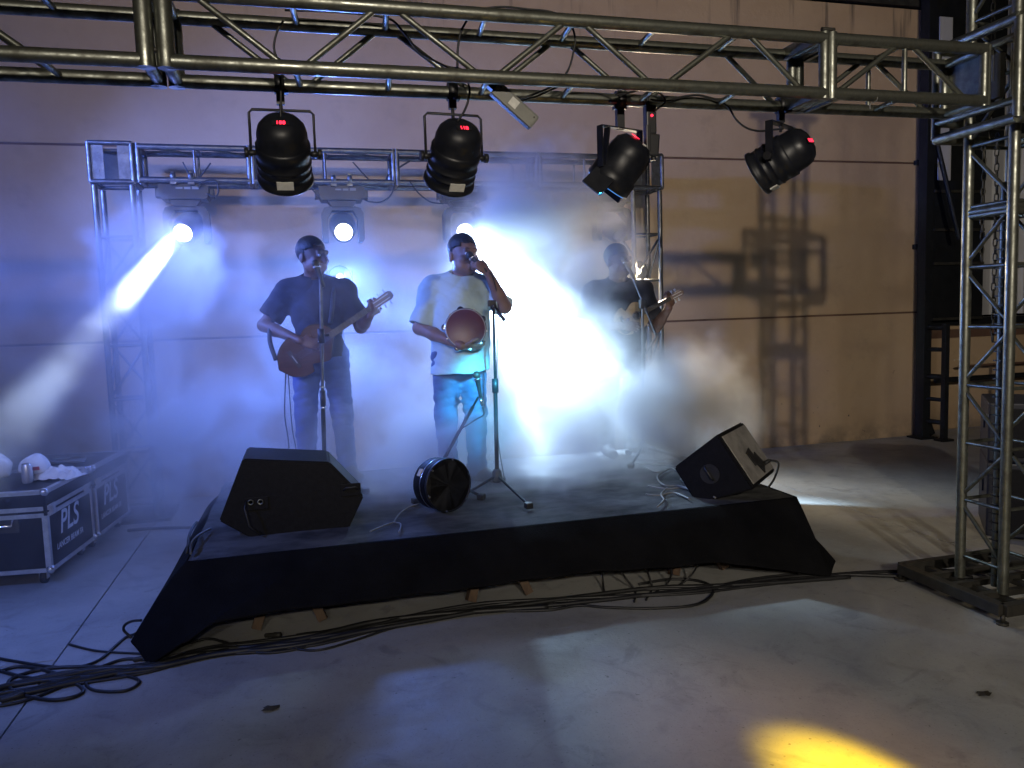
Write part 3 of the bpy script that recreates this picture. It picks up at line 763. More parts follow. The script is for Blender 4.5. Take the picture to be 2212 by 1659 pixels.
cable('thin cable crossing inside the far beam left of centre', uv(6.70, (762, 350), (778, 368), (800, 392)), .006, group=G)
cable('thin cable knotted to a plug inside the far beam', uv(6.70, (835, 398), (838, 380), (862, 362), (885, 348)), .008, group=G)
cable('thin cable dropping through the far beam above the smoke', uv(6.70, (1090, 345), (1106, 360), (1108, 385), (1104, 400), (1090, 412)), .006, group=G)
cable('thin cable from the far beam to the moving head beside the guitarist', uv(6.58, (668, 400), (682, 418), (696, 432)), .006, group=G)

# ================================================================== SOUND GEAR
def plane_at(u, v, p, n):
    d = view(u, v); o = V((0, 0, CAM_Z)); n = V(n); return o + d * ((V(p) - o).dot(n) / d.dot(n))

def monitors():
    P = V((0, 4.33, 0))
    px = [(524, 991), (712, 998), (786, 1072), (752, 1146), (560, 1172), (473, 1126)]
    pts = [depth_at(u, v, 4.33) for u, v in px]
    t = thing('floor_monitor', 'black wedge floor monitor in front of the guitarist', 'monitor speaker', (pts[4].x, 4.33, DZ))
    poly = [(p.x - pts[4].x, p.z - DZ) for p in pts]
    mb = MB(); mb.prism(list(reversed(poly)), (0, 0, 0), (1, 0, 0), (0, 0, 1), -.40)
    bmesh.ops.bevel(mb.bm, geom=list(mb.bm.edges), offset=.008, segments=2, affect='EDGES')
    mb.build('cabinet', M['box_paint'], t)
    MB().box((.0, -.004, .17), (.12, .008, .07), bev=.003).build('jack_plate', M['box_paint'], t)
    for x, z in ((-.03, .18), (.02, .178)):
        MB().lathe([(.016, 0), (.016, .008), (.010, .008), (.010, .002)], (x, -.006, z), (0, -1, 0), 14).build('jack', M['steel'], t)
    MB().path([(-.05, -.012, .19), (-.06, -.05, .16), (-.04, -.06, .06), (.02, -.06, .01)], .005).build('plug_lead', M['rubber'], t)
    MB().box((.50, -.004, .20), (.11, .008, .07), bev=.003).build('handle_cup', M['box_paint'], t)
    MB().path([(.46, -.008, .20), (.475, -.022, .215), (.525, -.022, .215), (.54, -.008, .20)], .006).build('handle', M['black_plastic'], t)
    Vp = V((2.352, 4.1, .789)); e = V((.72, .69, 0)).normalized()
    c = [plane_at(u, v, Vp, e) for u, v in ((1455, 1010), (1550, 938), (1629, 1057), (1505, 1090))]
    o = c[3].copy(); o.z = DZ
    t = thing('floor_monitor', 'tipped wedge floor monitor with a worn grey back panel at the right stage corner', 'monitor speaker', o)
    q = [p - o for p in c]; L = .56
    mb = MB(); vs = [mb.bm.verts.new(p) for p in q] + [mb.bm.verts.new(p + e * L) for p in q]
    for f in ((0, 1, 2, 3), (7, 6, 5, 4), (0, 4, 5, 1), (1, 5, 6, 2), (2, 6, 7, 3), (3, 7, 4, 0)): mb.bm.faces.new([vs[i] for i in f])
    bmesh.ops.bevel(mb.bm, geom=list(mb.bm.edges), offset=.010, segments=2, affect='EDGES')
    mb.build('cabinet', M['box_paint'], t)
    up = (q[1] - q[2]).normalized(); n = up.cross(e).normalized()
    if n.dot(V((0, 0, CAM_Z)) - Vp) < 0: n = -n
    ln = (q[1] - q[2]).length
    B = Matrix((e, up, n)).transposed().to_4x4(); B.translation = q[2]
    MB().at(B).box((L / 2 + .01, ln / 2, .003), (L - .05, ln - .05, .006), bev=.002).build('back_panel', M['bare_panel'], t)
    MB().at(B).box((L * .62, ln * .28, .009), (.11, .10, .010), Euler((0, 0, .5))).box((L * .50, ln * .42, .009), (.09, .10, .010), Euler((0, 0, .2))).build('jack_plate', M['black_plastic'], t)
    MB().at(B).tube((L * .72, ln * .22, .006), (L * .74, ln * .22, .05), .013, 10).build('plug', M['black_plastic'], t)
    a = B @ V((L * .74, ln * .22, .05)); b = V((plane_at(1672, 1035, o + V((.5, .4, 0)), (0, 1, 0)) - o)); cc = V((plane_at(1655, 1058, o + V((.5, .3, 0)), (0, 1, 0)) - o))
    MB().path(smooth_path([a, (a + b) / 2 + V((.05, 0, .04)), b, cc]), .008).build('lead', M['rubber'], t)
    cn = -e; upc = (q[1] - q[0]).cross(cn).normalized()
    mid = (q[0] + q[1] + q[2] + q[3]) / 4
    A1 = (q[2] - q[1]).normalized()
    MB().path([mid - A1 * .05 + cn * .004, mid - A1 * .04 + cn * .02, mid + A1 * .03 + cn * .02, mid + A1 * .04 + cn * .004], .007).build('handle', M['black_plastic'], t)
    MB().tube(mid + cn * .0, mid + cn * .004, .06, 20).build('handle_cup', M['black_plastic'], t)
monitors()

def mic_body(m4, t, name='microphone'):
    MB().at(m4).lathe([(.009, -.085), (.011, -.083), (.012, -.03), (.017, .045), (.019, .05), (.019, .058), (.017, .06)], n=18).build(name + '_handle', M['black_plastic'], t)
    MB().at(m4).lathe([(.019, .050), (.0245, .054), (.0245, .062), (.019, .064)], n=18).build('grille_band', M['chrome'], t)
    MB().at(m4).ball((0, 0, .083), .0255, 16, 10, (1, 1, .98)).build('grille', M['steel_dark'], t)
def tripod(t, feet, r=.009, hub=.11, m=None):
    m = m or M['iron']
    MB().lathe([(.030, hub - .045), (.034, hub - .03), (.030, hub + .025), (.018, hub + .04)], n=16).build('hub', M['black_plastic'], t)
    for p in feet:
        d = V((p[0], p[1], 0)).normalized()
        bar('tripod_leg', V((d.x * .025, d.y * .025, hub - .01)), V((p[0], p[1], .022)), r, m, t, 8)
        MB().box((p[0], p[1], .018), (.045, .045, .036), Euler((0, 0, math.atan2(p[1], p[0]))), bev=.008).build('rubber_foot', M['rubber'], t)

def stands():
    b = V((1.157, 4.79, DZ))
    t = thing('microphone_stand', 'straight microphone stand with empty boom next to the singer', 'microphone stand', b)
    tripod(t, [tuple(floor_at(1142, 1098, DZ) - b)[:2], tuple(floor_at(1000, 1078, DZ) - b)[:2], (.10, .27)])
    top = depth_at(1066, 662, 4.79) - b
    bar('lower_tube', (0, 0, .12), (top.x * .55, 0, .68), .0135, M['iron'], t)
    MB().tube((top.x * .55, 0, .645), (top.x * .57, 0, .735), .021, 14).build('clutch', M['black_plastic'], t)
    bar('upper_tube', (top.x * .55, 0, .68), (top.x, 0, top.z), .0085, M['iron'], t)
    MB().ball((top.x, 0, top.z), .022).box((top.x - .01, 0, top.z + .02), (.05, .03, .04), bev=.006).build('boom_clutch', M['black_plastic'], t)
    e = depth_at(1090, 692, 4.74) - b
    bar('boom', (top.x, -.01, top.z + .01), e, .0075, M['iron'], t)
    f = (e - top).normalized()
    MB().tube(e - f * .07, e, .012, 10).build('counterweight', M['black_plastic'], t)
    # second stand: low boom behind the drum with a microphone
    b = depth_at(965, 1000, 4.78); b.z = DZ
    t = thing('microphone_stand', 'low slanted microphone stand rising from behind the round drum', 'microphone stand', b)
    tripod(t, [(-.22, -.10), (.18, -.16), (.02, .24)])
    a = depth_at(960, 990, 4.78) - b; c = depth_at(1022, 878, 4.72) - b
    bar('post', (0, 0, .12), a, .011, M['iron'], t)
    bar('boom', a, c, .011, M['iron'], t)
    bar('boom_tip', c, c + (c - a).normalized() * .07, .0075, M['iron'], t)
    top = depth_at(1030, 812, 4.70) - b; low = depth_at(1041, 872, 4.70) - b
    d = (top - low).normalized()
    F = Matrix.Translation(low + d * .10) @ frame_from(d, (0, -1, 0))
    mic_body(F, t)
    MB().at(F).tube((0, 0, -.06), (0, 0, -.11), .012, 10).build('cable_plug', M['chrome'], t)
    lead = [low - d * .02, low - d * .06 + V((.0, 0, -.01))] + [depth_at(u, v, 4.72) - b for u, v in ((1030, 905), (1010, 918), (990, 932), (978, 955), (966, 985))]
    MB().path(smooth_path(lead), .0045).build('lead', M['rubber'], t)
    # guitarist's vocal stand
    b = V((.085, 5.2, DZ))
    t = thing('microphone_stand', 'tall straight microphone stand in front of the guitarist', 'microphone stand', b)
    tripod(t, [(-.2, -.22), (.25, -.12), (0, .28)])
    top = depth_at(692, 596, 5.2) - b; mid = depth_at(697, 850, 5.2) - b
    bar('lower_tube', (0, 0, .12), mid, .0145, M['iron'], t)
    bar('upper_tube', mid, top, .0105, M['steel_back'], t)
    MB().tube(mid + V((0, 0, -.09)), mid + V((0, 0, .02)), .018, 14).build('clutch', M['black_plastic'], t)
    for z in (-.10, .035): MB().tube(mid + V((0, 0, z)), mid + V((0, 0, z + .015)), .0185, 14).build('chrome_ring', M['chrome'], t)
    g = depth_at(694, 725, 5.2) - b
    MB().tube(g + V((0, 0, -.05)), g + V((0, 0, .045)), .022, 14).tube(g, g + V((.05, 0, .0)), .009, 8).build('grip', M['black_plastic'], t)
    F = Matrix.Translation(top + V((-.005, -.0, .005))) @ frame_from((-.25, .25, .9))
    mic_body(F, t)
    # cavaquinho player's stand
    b = V((2.44, 5.35, DZ))
    t = thing('microphone_stand', 'boom microphone stand in front of the man with the cavaquinho', 'microphone stand', b)
    tripod(t, [(-.2, -.22), (.25, -.12), (0, .28)])
    top = depth_at(1388, 657, 5.35) - b
    bar('post', (0, 0, .12), top, .0105, M['steel_back'], t)
    e0 = depth_at(1418, 725, 5.2) - b; e1 = depth_at(1364, 592, 5.5) - b
    MB().box(top, (.05, .04, .07), bev=.008).build('boom_clutch', M['black_plastic'], t)
    bar('boom', e0, e1, .0085, M['steel_back'], t)
    F = Matrix.Translation(e1 + V((-.02, 0, .04))) @ frame_from((-.3, .3, .8))
    mic_body(F, t)
stands()

def drum():
    c = V((.742, 4.45, DZ + .158))
    t = thing('hand_drum', 'round black hand drum standing on its rim at the stage front', 'drum', (c.x, c.y, DZ))
    ax = V((.40, -.90, .05)).normalized(); o = V((0, 0, .158))
    MB().lathe([(.150, -.085), (.152, -.08), (.152, .055), (.150, .06)], o, ax, 40).build('shell', M['box_paint'], t)
    MB().lathe([(.001, .060), (.146, .060), (.150, .058)], o, ax, 40).build('drum_head', M['drum_skin'], t)
    MB().lathe([(.147, .052), (.157, .052), (.157, .070), (.150, .070), (.149, .062)], o, ax, 40, False).build('hoop', M['black'], t)
    MB().lathe([(.153, -.012), (.1545, -.010), (.1545, -.004), (.153, -.002)], o, ax, 40, False).build('shell_ring', M['chrome'], t)
    F = Matrix.Translation(o) @ frame_from(ax)
    for k in range(6):
        a = k * math.pi / 3 + .3
        MB().at(F).tube((.150 * math.cos(a), .150 * math.sin(a), .066), (.150 * math.cos(a), .150 * math.sin(a), .078), .0065, 8).build('tension_bolt', M['chrome'], t)
    a = 2.55
    MB().at(F @ Matrix.Rotation(a, 4, 'Z')).box((.154, 0, -.035), (.006, .045, .030)).build('badge', M['label'], t)
drum()

def speaker_stack():
    for z0, h, lab, w in ((.02, .48, 'black bass speaker cabinet at the right edge under another cabinet', .62), (.505, .38, 'dark blue speaker cabinet stacked at the right edge behind the truss tower', .60)):
        t = thing('speaker_cabinet', lab, 'speaker', (4.20, 3.90, z0), rad(-42), 'speaker cabinets stacked at the right edge')
        MB().box((w / 2 - .04, .28, h / 2), (w, .56, h), bev=.012).build('cabinet', M['speaker_blue'], t)
        MB().box((w / 2 - .04, -.006, h / 2), (w - .07, .012, h - .07), bev=.004).build('grille', M['box_paint'], t)
        MB().box((-.045, .28, h * .62), (.012, .16, .09), bev=.004).build('handle_cup', M['black_plastic'], t)
        for sx in (0.0, w - .08):
            MB().box((sx, -.004, h - .04), (.07, .02, .07), bev=.006).build('corner_cap', M['black_plastic'], t)
speaker_stack()

# ------------------------------------------------------------------ road cases
def road_case(label, loc, rz, w, d, h, small, group='road cases on castors at the left'):
    """origin at the near right bottom corner; the case goes back along +y and left along -x"""
    t = thing('road_case', label, 'road case', loc, rz, group)
    z0 = .085; zl = h - .13
    MB().box((-w / 2, d / 2, (z0 + zl) / 2), (w, d, zl - z0 - .006)).build('case_body', M['case'], t)
    MB().box((-w / 2, d / 2, (zl + h) / 2), (w, d, h - zl - .006)).build('lid', M['case'], t)
    e = .032; x0, x1, y0, y1 = -w, 0, 0, d
    def prof(c, s): MB().box(c, s, bev=.002).build('edge_profile', M['alu'], t)
    p = .004
    for x in (x0, x1):
        for y in (y0, y1):
            sx = 1 if x == x1 else -1; sy = 1 if y == y1 else -1
            prof((x - sx * (e / 2 - p), y - sy * (e / 2 - p), (z0 + zl) / 2), (e, e, zl - z0 - .05))
    for z in (z0 + .012, zl - .022, zl + .018, h - .012):
        th = .026
        for y in (y0, y1):
            sy = 1 if y == y1 else -1
            prof((-w / 2, y - sy * (e / 2 - p * 1.5), z), (w - .03, e, th))
        for x in (x0, x1):
            sx = 1 if x == x1 else -1
            prof((x - sx * (e / 2 - p * 1.5), d / 2, z), (e, d - .03, th))
    for x in (x0, x1):
        for y in (y0, y1):
            for z in (z0 + .015, h - .012):
                MB().ball((x - math.copysign(.006, x + w / 2), y - math.copysign(.006, y - d / 2), z), .026, 10, 8).build('ball_corner', M['chrome'], t)
            cxx = x - math.copysign(.07, x + w / 2); cyy = y - math.copysign(.07, y - d / 2)
            cs = MB().tube((cxx - .014, cyy, .04), (cxx + .014, cyy, .04), .04, 16).build('castor', M['rubber'], t)
            MB().box((cxx, cyy, .078), (.06, .07, .014)).box((cxx - .021, cyy, .055), (.005, .04, .05)).box((cxx + .021, cyy, .055), (.005, .04, .05)).build('castor_fork', M['alu'], cs)
    # butterfly latch on the long side and recessed handle at the front
    MB().box((.004, .075, zl), (.010, .08, .07), bev=.003).box((.010, .075, zl), (.006, .045, .04)).build('latch', M['alu'], t)
    MB().box((.004, d - .09, zl), (.010, .08, .07), bev=.003).build('latch', M['alu'], t)
    hx = -.24
    MB().box((hx, -.001, .40), (.17, .006, .12), bev=.002).build('handle_dish', M['steel_dark'], t)
    MB().path([(hx - .055, -.006, .42), (hx - .05, -.022, .385), (hx + .05, -.022, .385), (hx + .055, -.006, .42)], .007).build('handle', M['chrome'], t)
    R = Matrix(((0, 0, 1, 0), (1, 0, 0, 0), (0, 1, 0, 0), (0, 0, 0, 1)))   # text facing +x
    digits('PLS', .20, t, M['case_print'], Matrix.Translation((.0015, d * .44, .335)) @ R, 'lettering', .0005, .25)
    if small: digits('LANCER BEAM 5R', .052, t, M['case_print'], Matrix.Translation((.0015, d * .44, .205)) @ R, 'lettering', .0005, .1)
    return t
road_case('nearer black road case with white lettering at the left edge', (-1.545, 5.12, 0), rad(-6), .95, .70, .585, True)
road_case('farther black road case fading into blue smoke at the left', (-1.46, 5.86, 0), rad(-6), .95, .66, .585, True)

def on_cases():
    p = depth_at(61, 1052, 5.36); z = .593
    t = thing('drink_can', 'silver drink can standing on the nearer road case', 'can', (p.x, 5.36, z))
    MB().lathe([(.020, 0), (.026, .003), (.031, .012), (.031, .105), (.025, .118), (.024, .121)], n=24).build('can_body', M['can'], t)
    MB().lathe([(.001, .117), (.024, .117), (.025, .121), (.024, .123), (.022, .119)], n=20).build('can_lid', M['chrome'], t)
    # white cap and a crumpled shirt
    p = depth_at(80, 1020, 5.52)
    t = thing('cap', 'white cap with red lettering lying on the nearer road case', 'cap', (p.x, 5.52, z), rad(15))
    mb = MB(); g = bmesh.ops.create_uvsphere(mb.bm, u_segments=24, v_segments=14, radius=.088)
    for v in mb.bm.verts:
        v.co.z = v.co.z * 1.15 if v.co.z > 0 else v.co.z * .25
        v.co += V((.006 * math.sin(v.co.y * 60), .004 * math.sin(v.co.x * 55), .005 * math.sin(v.co.x * 40 + v.co.y * 37)))
    for f in mb.bm.faces: f.smooth = True
    bmesh.ops.transform(mb.bm, matrix=Matrix.Translation((-.01, 0, .055)), verts=mb.bm.verts)
    mb.build('crown', M['cloth_white'], t)
    mb = MB(); n = 12
    rows = [mb._v([(.06 + .10 * f * math.cos(a), .085 * math.sin(a) * (1 - .12 * f), .045 - .02 * f + .018 * math.cos(a * 1.5)) for a in [(-1.25 + 2.5 * i / n) for i in range(n + 1)]]) for f in (0, .5, 1)]
    for r0, r1 in zip(rows, rows[1:]):
        for i in range(n): mb.face([r0[i], r0[i + 1], r1[i + 1], r1[i]], True)
    pk = mb.build('peak', M['cloth_white'], t); pk.modifiers.new('t', 'SOLIDIFY').thickness = .004
    MB().box((-.02, -.088, .075), (.075, .004, .022), Euler((rad(-18), 0, .1))).build('red_lettering', M['red_print'], t)
    p = depth_at(128, 1028, 5.5)
    mb = MB(); nx, ny = 34, 18; g = []
    for j in range(ny + 1):
        row = []
        for i in range(nx + 1):
            a = i / nx - .5; b = j / ny - .5
            hgt = max(0, 1 - (2.1 * a) ** 2 - (2.0 * b) ** 2)
            z_ = .004 + .075 * hgt ** .6 * (.7 + .3 * math.sin(a * 17 + b * 9) * math.cos(b * 14 - a * 5)) + .006 * math.sin(a * 40)
            row.append((a * .34, b * .20 + .02 * math.sin(a * 9), max(.003, z_)))
        g.append(mb._v(row))
    for j in range(ny):
        for i in range(nx): mb.face([g[j][i], g[j][i + 1], g[j + 1][i + 1], g[j + 1][i]], True)
    o = mb.build('cloth', M['cloth_white'], None, (p.x - .01, 5.50, z)); o.rotation_euler = (0, 0, rad(-22))
    tag(o, 'crumpled white cloth beside the cap on the nearer road case', 'cloth')
    o = MB().ball((0, 0, .085), .09, 18, 12, (1, .8, .95)).build('bag', M['cloth_white'], None, (depth_at(-8, 1000, 5.5).x - .02, 5.55, z))
    for v in o.data.vertices: v.co += V((.006 * math.sin(v.co.z * 70), 0, .007 * math.sin(v.co.x * 60)))
    tag(o, 'white bundle cut by the left edge on the nearer road case', 'bundle')
    # cable pieces lying on the far case
    q = depth_at(150, 1000, 6.1)
    cable('flat cables coiled on the farther road case', [(q.x - .12, 6.0, z + .01), (q.x, 6.05, z + .012), (q.x + .10, 6.12, z + .01), (q.x + .04, 6.2, z + .014), (q.x - .1, 6.18, z + .012), (q.x - .13, 6.05, z + .02), (q.x, 5.98, z + .02), (q.x + .12, 6.02, z + .01)], .010, M['cable_grey'], name='cable')
on_cases()

# ------------------------------------------------------------------ cables on the ground and on the deck
GC = 'black cables bundled along the ground'
LBL = 'black cable in the bundle running along the ground before the stage'
def ground_cable(px, r, label=LBL, group=GC, m=None, z=None, k=7):
    pts = []
    for i, p in enumerate(px):
        q = floor_at(p[0], p[1], r + (p[2] if len(p) > 2 else 0)); pts.append(q)
    return cable(label, pts, r, m, group, k=k)
base = [(-60, 1520), (0, 1505), (110, 1482), (220, 1460), (330, 1440), (450, 1410), (560, 1398), (680, 1380), (800, 1352), (920, 1330), (1050, 1312), (1180, 1300), (1320, 1286), (1430, 1275), (1520, 1268), (1620, 1258), (1720, 1248), (1830, 1241), (1950, 1239), (2100, 1236)]
for i in range(9):
    off = [-26, -18, -10, -4, 2, 8, 14, 20, 26][i]
    a = i * 1.7
    pts = [(u + 6 * math.sin(a + n), v + off * (1.0 if u < 330 else .34 if u < 1000 else .22) * math.cos(n * (.16 + .05 * (i % 4)) + .5 * i) + 8 * math.sin(a * 2.1 + n * (.7 + .06 * i))) for n, (u, v) in enumerate(base)]
    cut = [(0, 20), (0, 20), (0, 18), (0, 13), (0, 16), (0, 20), (0, 12), (0, 17), (0, 9)][i]
    ground_cable(pts[cut[0]:cut[1]], [.011, .008, .013, .007, .012, .009, .014, .007, .010][i])
ground_cable([(-40, 1415), (30, 1428), (110, 1440), (170, 1440), (215, 1425), (250, 1395), (270, 1378), (290, 1370, .03), (300, 1365, .05)], .007, 'black cable rising in a curve to the left corner of the stage skirt', None)
ground_cable([(285, 1378, .03), (268, 1362, .07), (270, 1350, .10), (285, 1342, .12), (305, 1340, .13)], .007, 'small cable loop sticking out at the left corner of the stage skirt', None)
ground_cable([(150, 1392), (210, 1406), (300, 1412), (360, 1418), (430, 1402), (520, 1388), (600, 1395), (680, 1405), (760, 1385), (830, 1362), (890, 1345)], .006, 'thin cable wandering behind the left cable bundle', None)
ground_cable([(1050, 1320), (1180, 1318), (1250, 1308), (1310, 1312), (1400, 1314), (1480, 1310), (1520, 1300), (1540, 1280), (1530, 1262), (1490, 1252), (1440, 1252), (1380, 1262)], .008, 'black cable bulging in a wide loop below the stage front', None)
for i, pp in enumerate((((1300, 1222, .14), (1302, 1250, .05), (1306, 1280), (1320, 1298)), ((1335, 1222, .14), (1352, 1250, .06), (1372, 1276), (1370, 1300)), ((1392, 1218, .14), (1402, 1245, .06), (1408, 1272), (1395, 1296)), ((1448, 1215, .14), (1450, 1240, .07), (1440, 1262), (1415, 1280)), ((1510, 1214, .13), (1495, 1240, .05), (1470, 1262), (1440, 1272)))):
    ground_cable(pp, .006, ['leftmost', 'second from the left', 'middle one', 'second from the right', 'rightmost'][i] + ' of five thin cables dropping from under the stage skirt', 'thin cables dropping from under the stage skirt')
TG = 'black cables tangled at the left end of the ground bundle'
for i, pp in enumerate((((-30, 1462), (40, 1440), (120, 1455), (180, 1492), (120, 1512), (40, 1498), (20, 1470), (90, 1446), (190, 1440), (290, 1446), (340, 1438)),
                        ((-30, 1530), (60, 1512), (150, 1478), (240, 1458), (300, 1470), (270, 1492), (200, 1490), (190, 1466), (260, 1446), (350, 1430), (470, 1408)),
                        ((-30, 1440), (50, 1462), (140, 1470), (220, 1440), (270, 1424), (330, 1426), (400, 1424)),
                        ((360, 1405), (400, 1392), (450, 1380), (500, 1392), (560, 1410), (640, 1402), (700, 1380), (690, 1366), (640, 1372)))):
    ground_cable(pp, .008 - .001 * (i % 2), ['black cable making a big loop at the left picture edge', 'black cable folded in a hairpin left of the stage corner', 'black cable weaving over the bundle at the left picture edge', 'black cable snaking under the left part of the skirt'][i], TG)
def connector(u, v, rz):
    p = floor_at(u, v, .014)
    o = MB().lathe([(.006, -.045), (.011, -.040), (.012, .0), (.014, .004), (.014, .038), (.011, .042)], (0, 0, 0), (math.cos(rz), math.sin(rz), .05), 12).build('cable_connector', M['steel_dark'], None, p)
    return tag(o, None, 'connector')
for u, v, rz, lab in ((28, 1506, .3, 'metal cable connector among the cables at the left picture edge'), (590, 1372, -.4, 'metal cable connector lying under the left part of the skirt'), (310, 1421, .1, 'metal cable connector beside the left skirt corner')):
    tag(connector(u, v, rz), lab)
ground_cable([(275, 1146), (320, 1142), (370, 1140), (420, 1139)], .012, 'black cable on the ground between road cases and stage', None)
def deck_cable(px, r, label, m=None, group=None):
    return cable(label, [floor_at(p[0], p[1], DZ + r + (p[2] if len(p) > 2 else 0)) for p in px], r, m, group)
deck_cable([(800, 1148), (830, 1135), (850, 1128), (857, 1118), (868, 1105), (885, 1095), (905, 1088)], .005, 'pale thin cable lying on the deck left of the round drum', M['cable_grey'])
deck_cable([(850, 1128), (866, 1133), (862, 1150)], .005, 'short pale cable end on the deck left of the round drum', M['cable_grey'])
deck_cable([(403, 1196, .0), (406, 1180, .03), (408, 1160, .04), (415, 1142, .03), (425, 1128)], .008, 'black cable looped over the left edge of the deck', M['rubber'])
deck_cable([(412, 1196), (414, 1172, .02), (430, 1155, .02), (455, 1142)], .006, 'pale cable at the left edge of the deck', M['cable_grey'])
GD = 'pale cables heaped on the deck beside the tipped monitor'
for pp in (((1395, 1010), (1420, 1020), (1450, 1012), (1475, 1022), (1500, 1018)), ((1440, 1015), (1420, 1030), (1435, 1048), (1470, 1050), (1500, 1062)), ((1400, 1050), (1440, 1056), (1475, 1054), (1510, 1066)), ((1395, 1068), (1425, 1070), (1455, 1064), (1490, 1078)), ((1420, 1095), (1434, 1080), (1428, 1068), (1440, 1055)), ((1470, 1035), (1490, 1050), (1520, 1060), (1545, 1075)), ((1380, 990), (1420, 996), (1450, 992), (1480, 1002)), ((1360, 998), (1400, 1003), (1440, 1006), (1478, 1010))):
    deck_cable(pp, .006, 'pale cable in the heap on the deck beside the tipped monitor', M['cable_grey'], GD)

def bits():
    for u, v, s, lab in ((585, 1531, .035, 'small dark scrap on the ground before the stage'), (2125, 1500, .03, 'small dark leaf on the ground at lower right')):
        p = floor_at(u, v, .001); mb = MB(); n = 10
        c = mb._v([(0, 0, .012)])[0]; ring_ = mb._v([(s * (1 + .35 * math.sin(k * 2.3)) * math.cos(2 * math.pi * k / n), .6 * s * (1 + .3 * math.cos(k * 1.7)) * math.sin(2 * math.pi * k / n), .002 + .004 * (k % 2)) for k in range(n)])
        for k in range(n): mb.face([c, ring_[k], ring_[(k + 1) % n]])
        tag(mb.build('scrap', M['leaf'], None, p), lab, 'scrap')
bits()

